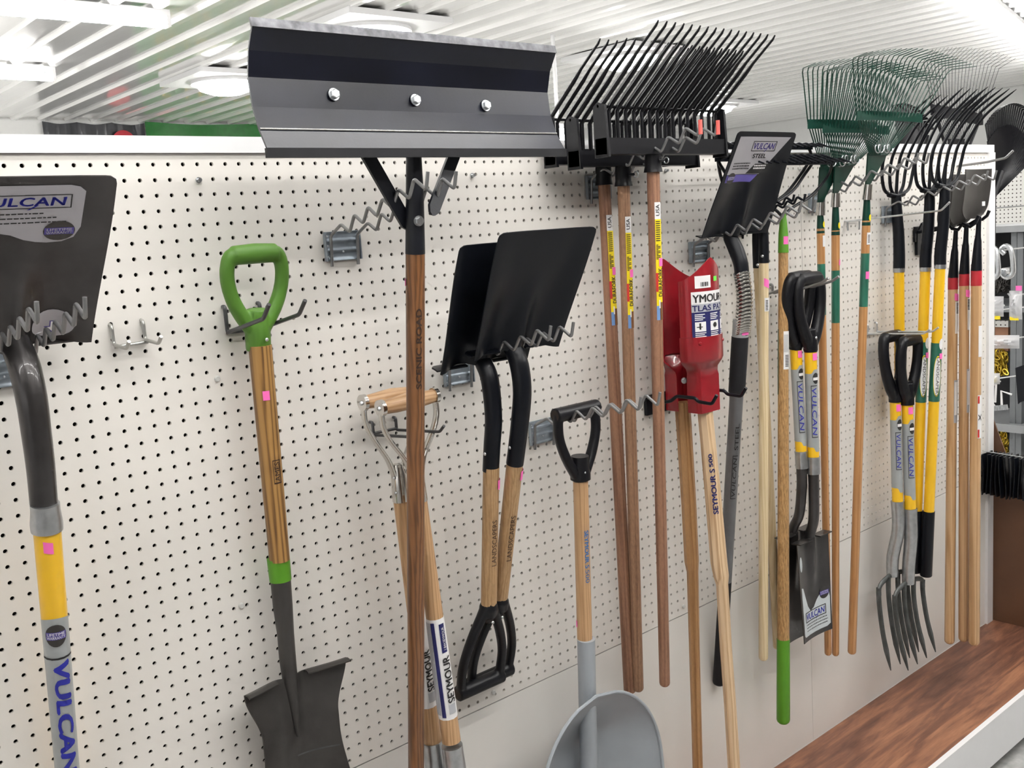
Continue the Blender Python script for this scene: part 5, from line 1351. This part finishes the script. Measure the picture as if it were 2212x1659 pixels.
wire_thing('peg_hook', 'dark straight hook at the top right of the board above the dark blades', 'hook',
    [[V3(3.09, .002, ZO-.028), V3(3.09, -.10, ZO-.024), V3(3.09, -.165, ZO-.016), V3(3.09, -.190, ZO+.006)]], .0042, 'hook_grey', 'small peg hooks')
# black packages on a rod by the white post
XR = 3.312; zr = onx(2126, 976, XR)[2]
wire_thing('peg_hook', 'thin silver rod by the white post carrying a row of black packages', 'hook', [[V3(XR, .0, zr+.002), V3(XR, -.33, zr-.012)]], .0022, 'zinc', 'small peg hooks', f=False)
for k in range(12):
    y0 = -.012 - .0165*k; r = random.Random(k); w = .040 + r.uniform(-.004, .004); g = []
    for i in range(9):
        v = i/8; g.append([(XR + w*(2*j/6-1)*(1-.1*v), y0 - .004*math.sin(3.1*v + k) + .0022*math.sin(j*1.7 + k*2), zr - .001 - .004*k*.04 - (.158 + r.uniform(-.004, .004)*0)*v + .004*math.sin(j+k)*v) for j in range(7)])
    solo(MB().sheet(g, .004, (0, -1, 0)), 'black_package', 'black_satin', 'flat black package hanging in the row on the silver rod by the post', 'package', 'black packages on the silver rod')

# ================================================================== BEHIND THE DISPLAY
def plastic_rake(piv, tilt, half, R, label, n=26, rin=.78, lean=.0, mat='black_plastic'):
    piv = np.asarray(piv, float); t = thing('leaf_rake', label, 'rake', piv - V3(0, 0, .9), 'black leaf rakes on the far side')
    def P(a, r, e=0): return piv + V3(math.sin(a+tilt)*r, -lean*r - e + .10*(r/R)**2*.3, math.cos(a+tilt)*r)
    g = []
    for i in range(9):
        r = .03 + (R*rin-.03)*i/8
        g.append([P(-half + 2*half*j/60, r, .0035*(j % 2)) for j in range(61)])
    part(MB().sheet(g, .003, (0, -1, 0)), 'fan_plate', mat, t)
    for k in range(n):
        a = -half + 2*half*(k+.5)/n; w = half/n*.62
        g = [[P(a - w, r), P(a + w, r)] for r in (R*rin*.99, R*.93, R*.985)]
        g.append([P(a-w, R) + V3(0, -.02, -.004), P(a+w, R) + V3(0, -.02, -.004)])
        part(MB().sheet(g, .003, (0, -1, 0)), 'tine', mat, t)
    part(MB().tube([P(-half, .03), P(-half, R*rin)], .004, n=6), 'edge_rib', mat, t)
    part(MB().tube([P(half, .03), P(half, R*.9)], .005, n=6), 'edge_rib', mat, t)
    part(MB().tube([P(0, .12, .004), P(0, 0, .002), piv + V3(0, 0, -.85)], [.010, .013, .012], n=12), 'handle', 'hook_dark', t)
    return t
plastic_rake(at(2144, 428, -.34), math.radians(9), math.radians(49), .40, 'large black plastic fan rake sticking up beyond the white post at the right', n=30, lean=.27)
plastic_rake(at(1962, 415, -.28), math.radians(16), math.radians(28), .335, 'black plastic fan rake half hidden behind the green rake and the board', n=16)
t = thing('leaf_rake', 'thin grey wire leaf rake rising behind the manure forks', 'rake', at(2068, 330, -.18) - V3(0, 0, 1.2), 'black leaf rakes on the far side')
n = 22
for k in range(n):
    f = k/(n-1.); arch = 1-(2*f-1)**2
    a = at(2048 + 36*f, 318 - 6*arch, -.18); b = at(2014 + 110*f, 232 + 18*f - 4*arch, -.18); c = at(1995 + 163*f, 134 + 14*f - 12*arch, -.18); e = at(1995 + 163*f + 20 + 16*f, 134 + 12*f - 12*arch - 28 + 8*f, -.10)
    part(MB().tube([a, b, b*.1 + c*.9, c, e], [.0014, .0014, .0013, .0013, .0009], n=5), 'tine', 'hook_dark', t)
g = [[at(2012 + 112*j/12 + (0 if i else -2), 222 + 22*j/12 + 26*i/3 + 3*(j % 2), -.172) for j in range(13)] for i in range(4)]
part(MB().sheet(g, .004, (0, -1, 0)), 'cross_plate', 'black_plastic', t)
g = [[at(2050 + 34*j/8, 300 + 60*i/4, -.176) for j in range(9)] for i in range(5)]
part(MB().sheet(g, .004, (0, -1, 0)), 'hub_plate', 'black_plastic', t)
part(MB().tube([at(2016, 232, -.17), at(2052, 345, -.17)], .006, n=8), 'side_strut', 'black_plastic', t)
part(MB().tube([at(2118, 255, -.17), at(2082, 345, -.17)], .006, n=8), 'side_strut', 'black_plastic', t)
p_ = at(2066, 345, -.18); part(MB().tube([p_, p_ + V3(0, 0, -1.0)], .012, n=10), 'handle', 'wood_amber', t)

# ================================================================== SHELVING AND GOODS BEYOND THE RIGHT END
XS = 5.25; q = lambda px, py, X=XS: onx(px, py, X)
yR, yL = q(2290, 500)[1], q(2095, 500)[1]
# far pegboard above the shelves
XB = 6.3; y0, y1 = onx(2300, 450, XB)[1], onx(2090, 450, XB)[1]; zt, zb = onx(2175, 335, XB)[2], .3
def board_dots():
    m, nt, b = nodes('far_pegboard'); setc(b, Roughness=.5)
    tc = nt.nodes.new('ShaderNodeTexCoord'); vm = nt.nodes.new('ShaderNodeVectorMath'); vm.operation = 'MODULO'; vm.inputs[1].default_value = (1, G, G)
    ad = nt.nodes.new('ShaderNodeVectorMath'); ad.operation = 'ADD'; ad.inputs[1].default_value = (0, 10*G*20, 10*G*20)
    sb = nt.nodes.new('ShaderNodeVectorMath'); sb.operation = 'SUBTRACT'; sb.inputs[1].default_value = (0, G/2, G/2)
    mu = nt.nodes.new('ShaderNodeVectorMath'); mu.operation = 'MULTIPLY'; mu.inputs[1].default_value = (0, 1, 1)
    ln = nt.nodes.new('ShaderNodeVectorMath'); ln.operation = 'LENGTH'; lt = nt.nodes.new('ShaderNodeMath'); lt.operation = 'LESS_THAN'; lt.inputs[1].default_value = .0042
    mx = nt.nodes.new('ShaderNodeMixRGB'); mx.inputs[1].default_value = (.80, .79, .76, 1); mx.inputs[2].default_value = (.05, .04, .035, 1)
    nt.links.new(tc.outputs['Object'], ad.inputs[0]); nt.links.new(ad.outputs[0], vm.inputs[0]); nt.links.new(vm.outputs[0], sb.inputs[0]); nt.links.new(sb.outputs[0], mu.inputs[0])
    nt.links.new(mu.outputs[0], ln.inputs[0]); nt.links.new(ln.outputs['Value'], lt.inputs[0]); nt.links.new(lt.outputs[0], mx.inputs[0]); nt.links.new(mx.outputs[0], b.inputs['Base Color'])
    MATS['far_pegboard'] = m
board_dots()
solo(MB().box((XB, y0, 0), (XB+.02, y1, zt)), 'pegboard_panel', 'far_pegboard', 'white pegboard panel of the farther display at the right edge', 'pegboard')
t = thing('shelf_unit', 'grey metal shelf unit beyond the white post at the right edge', 'shelf', (XS+.2, (yR+yL)/2, 0))
for py, th in ((488, .035), (660, .035), (915, .045)):
    z = q(2175, py)[2]
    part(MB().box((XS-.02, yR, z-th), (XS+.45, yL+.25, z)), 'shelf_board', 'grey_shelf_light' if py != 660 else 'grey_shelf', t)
yp = q(2193, 600)[1]
zt_ = q(2175, 489)[2] - .036
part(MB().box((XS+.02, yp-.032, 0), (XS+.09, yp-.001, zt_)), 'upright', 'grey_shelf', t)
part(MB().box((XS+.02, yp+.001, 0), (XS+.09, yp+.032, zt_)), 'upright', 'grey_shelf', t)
part(MB().box((XS+.44, yR, .05), (XS+.45, yL+.25, zt_)), 'back_sheet', 'black_matte', t)
# things on the shelves
def pile_box(px0, py0, px1, py1, X, name, mat, label, cat, depth=.12):
    a, b = onx(px0, py1, X), onx(px1, py0, X)
    return solo(MB().box((X, min(a[1], b[1]), a[2]), (X+depth, max(a[1], b[1]), b[2])), name, mat, label, cat)
pile_box(2164, 579, 2181, 598, XS+.1, 'carton', 'paper', 'white carton on the upper grey shelf behind the silver hooks', 'box')
pile_box(2136, 706, 2178, 757, XS+.12, 'carton', 'cardboard', 'reddish-brown cardboard box under the middle grey shelf', 'box')
pile_box(2136, 693, 2178, 706, XS+.10, 'perforated_strip', 'far_pegboard', 'white perforated strip above the brown cardboard box', 'strip')
def chain_pile(px0, py0, px1, py1, X, mat, label, seed):
    mb = MB(); r = random.Random(seed)
    for k in range(70):
        p = onx(r.uniform(px0, px1), r.uniform(py0, py1), X + r.uniform(0, .05)); a = r.uniform(0, 3.1); u = V3(.1, math.cos(a)*.3, math.sin(a)); u = unit(u); v = unit(np.cross(u, V3(r.uniform(.4, 1), r.uniform(-1, 1), 0)))
        mb.tube([p + u*.022*math.cos(w) + v*.011*math.sin(w) for w in np.linspace(0, 2*math.pi, 9)[:-1]], .0045, n=5, closed=True)
    return solo(mb, 'chain_pile', mat, label, 'chain', kind='stuff')
chain_pile(2137, 598, 2178, 626, XS+.08, 'gunmetal', 'dark chain heaped on the upper grey shelf', 1)
chain_pile(2137, 760, 2174, 806, XS+.06, 'gold', 'gold chain hanging below the brown cardboard box', 2)
chain_pile(2150, 934, 2174, 978, XS+.06, 'gold', 'gold chain under the lowest grey shelf', 3)
# goods hanging on hooks in front (x about 3.9)
XF = 3.92; h = lambda px, py: onx(px, py, XF)
t = thing('hook_panel', 'white pegboard end panel just outside the right edge holding the small goods', 'pegboard', (4.24, -.3, 0))
part(MB().box((4.235, -1.2, .0), (4.25, .10, ZO+.02)), 'panel', 'board_white', t)
for i, (x, y, L) in enumerate(((2176, 540, 0), (2150, 672, 0), (2155, 737, 0), (2150, 820, 0), (2190, 640, 0))):
    p = h(x, y); wire_thing('peg_hook', ['silver hook carrying the galvanised clevis hooks at the right edge', 'silver hook carrying the upper clear bag at the right edge', 'silver hook carrying the lower clear bag at the right edge', 'silver hook carrying the white plastic hangers at the right edge', 'silver hook carrying the small carded part at the right edge'][i], 'hook',
        [[p + V3(-.01, .02, .012), p + V3(0, .015, 0), V3(4.236, min(.09, p[1]-.05), p[2]+.004)]], .0032, 'zinc', 'small peg hooks')
def clevis(dx, dy, label, tilt):
    p = h(2170, 542) + V3(dx, dy, 0); P = []
    prof_ = [(0, .0), (.014, .016), (.0, .032), (-.020, .026), (-.030, 0), (-.036, -.05), (-.034, -.085), (-.012, -.10), (.006, -.088), (.004, -.066)]
    mb = MB(); mb.tube(catmull([p + V3(tilt*b, a + tilt*b*.3, b-.012) for a, b in prof_], 4), .0105, n=10)
    mb.tube([p + V3(-.016, -.004, -.095), p + V3(.016, -.004, -.095)], .012, n=10)
    return solo(mb, 'clevis_hook', 'zinc', label, 'hook', 'galvanised clevis hooks')
clevis(0, 0, 'galvanised clevis hook hanging rightmost beside the red-banded handle', .0)
clevis(-.05, .040, 'galvanised clevis hook hanging in the middle beside the red-banded handle', .05)
clevis(-.10, .075, 'galvanised clevis hook hanging nearest the white post', -.05)
def bag(px0, py0, px1, py1, label, seed, foot=None, mat='clear_film'):
    r = random.Random(seed); g = []
    for i in range(11):
        row = []
        for j in range(13):
            px = px0 + (px1-px0)*j/12; py = py0 + (py1-py0)*i/10; k = math.sin(math.pi*j/12)*math.sin(math.pi*i/10)
            row.append(h(px, py + r.uniform(-1, 1)*k) + V3(-.030*k + r.uniform(-.008, .008)*k, 0, 0))
        g.append(row)
    t = thing('parts_bag', label, 'bag', h((px0+px1)/2, max(py0, py1)), 'clear bags of small parts')
    b = part(MB().sheet(g, .001, (-1, 0, 0)), 'film', mat, t)
    mb = MB()
    for k in range(7):
        p = h(px0 + (px1-px0)*r.uniform(.25, .75), py0 + (py1-py0)*r.uniform(.35, .75)) + V3(.006, 0, 0); mb.tube([p, p + V3(.0, r.uniform(-.03, .03), r.uniform(-.02, .02))], .004, n=7)
    part(mb, 'metal_parts', 'zinc', t)
    if foot:
        a, c = h(px0+2, foot[0]), h(px1-8, foot[1]); part(MB().box((XF-.004, min(a[1], c[1]), min(a[2], c[2])), (XF+.004, max(a[1], c[1]), max(a[2], c[2]))), 'yellow_card', 'label_yellow', t)
    return t
bag(2120, 640, 2168, 684, 'clear plastic bag with yellow card, upper one at the right edge', 5, (682, 690))
bag(2118, 724, 2202, 753, 'long crumpled clear plastic bag, lower one at the right edge', 6)
bag(2120, 806, 2160, 830, 'small clear bag with yellow contents above the white hangers', 7, (812, 826))
bag(2180, 628, 2208, 690, 'narrow clear pack with yellow foot near the right edge', 8, (684, 692))
for i, (x, y) in enumerate(((2128, 622), (2144, 622), (2203, 622))):
    p = h(x, y); solo(MB().box((XF-.012, p[1]-.012, p[2]-.010), (XF-.010, p[1]+.012, p[2]+.010)), 'price_sticker', 'pink', ['pink price sticker nearest the wooden handle above the clear bag', 'pink price sticker above the middle of the upper clear bag', 'pink price sticker on the narrow pack at the right edge'][i], 'sticker', 'pink stickers on the parts bags')
mats_ = ['paper', 'paper', 'paper']
for i, pts in enumerate((((2143, 868), (2140, 840), (2150, 828), (2147, 870)), ((2164, 875), (2162, 845), (2184, 853)), ((2124, 856), (2136, 862), (2148, 880)))):
    mb = MB(); mb.tube([h(*p_) + V3(.004*k, 0, 0) for k, p_ in enumerate(pts)], .0048, n=6)
    solo(mb, 'plastic_hanger', 'paper', ['white plastic hanger standing up left at the right edge', 'white bent plastic hanger pointing right at the right edge', 'white plastic hanger lying low beside the wooden handle'][i], 'hanger', 'white plastic hangers')
mb = MB()
for k in range(16):
    p = h(2124 + 3.4*k, 884 - .3*k); mb.tube([p + V3(0, .002, .011*1), p + V3(0, -.002, -.011)], .0042, n=6)
solo(mb, 'coil_spring', 'zinc', 'zinc coil lying under the white plastic hangers at the right edge', 'spring')
a = h(2193, 870)
mb = MB(); g = [[h(2193 + 22*u + (6*v if u == 0 else 0), 795 + 78*v - 8*u) for u in (0, .5, 1.)] for v in np.linspace(0, 1, 6)]
solo(mb.sheet(g, .006, (-1, 0, 0)), 'black_tool', 'black_satin', 'black flat tool cut off by the right edge of the picture', 'tool')
wire_thing('long_rod', 'thin rod with yellow and red tape crossing in front of the far pegboard', 'rod', [[onx(2128, 451, 5.0), onx(2250, 441, 5.0)]], .004, 'hook_grey', f=False)
SC.view_settings.view_transform = 'Standard'; SC.view_settings.look = 'None'; SC.view_settings.gamma = 1; SC.view_settings.exposure = 0.55
SC.view_settings.use_curve_mapping = False
w_ = bpy.data.worlds.new('world'); SC.world = w_; w_.use_nodes = True; nt = w_.node_tree; bg = nt.nodes['Background']
tc = nt.nodes.new('ShaderNodeTexCoord'); sx = nt.nodes.new('ShaderNodeSeparateXYZ'); cr = nt.nodes.new('ShaderNodeValToRGB'); mr = nt.nodes.new('ShaderNodeMapRange')
nt.links.new(tc.outputs['Generated'], sx.inputs[0]); nt.links.new(sx.outputs['Z'], mr.inputs[0]); mr.inputs[1].default_value = -1; nt.links.new(mr.outputs[0], cr.inputs[0])
e = cr.color_ramp.elements; e[0].position = .40; e[0].color = (.08, .08, .085, 1); e[1].position = .52; e[1].color = (1, .985, .96, 1)
nt.links.new(cr.outputs[0], bg.inputs[0]); bg.inputs[1].default_value = 1.0
SC.cycles.use_denoising = True; SC.cycles.max_bounces = 6; SC.cycles.diffuse_bounces = 3; SC.cycles.glossy_bounces = 3
SC.cycles.transparent_max_bounces = 6; SC.cycles.sample_clamp_indirect = 6; SC.cycles.caustics_reflective = False; SC.cycles.caustics_refractive = False
SC.cycles.use_adaptive_sampling = True; SC.cycles.adaptive_threshold = .08; SC.cycles.adaptive_min_samples = 16
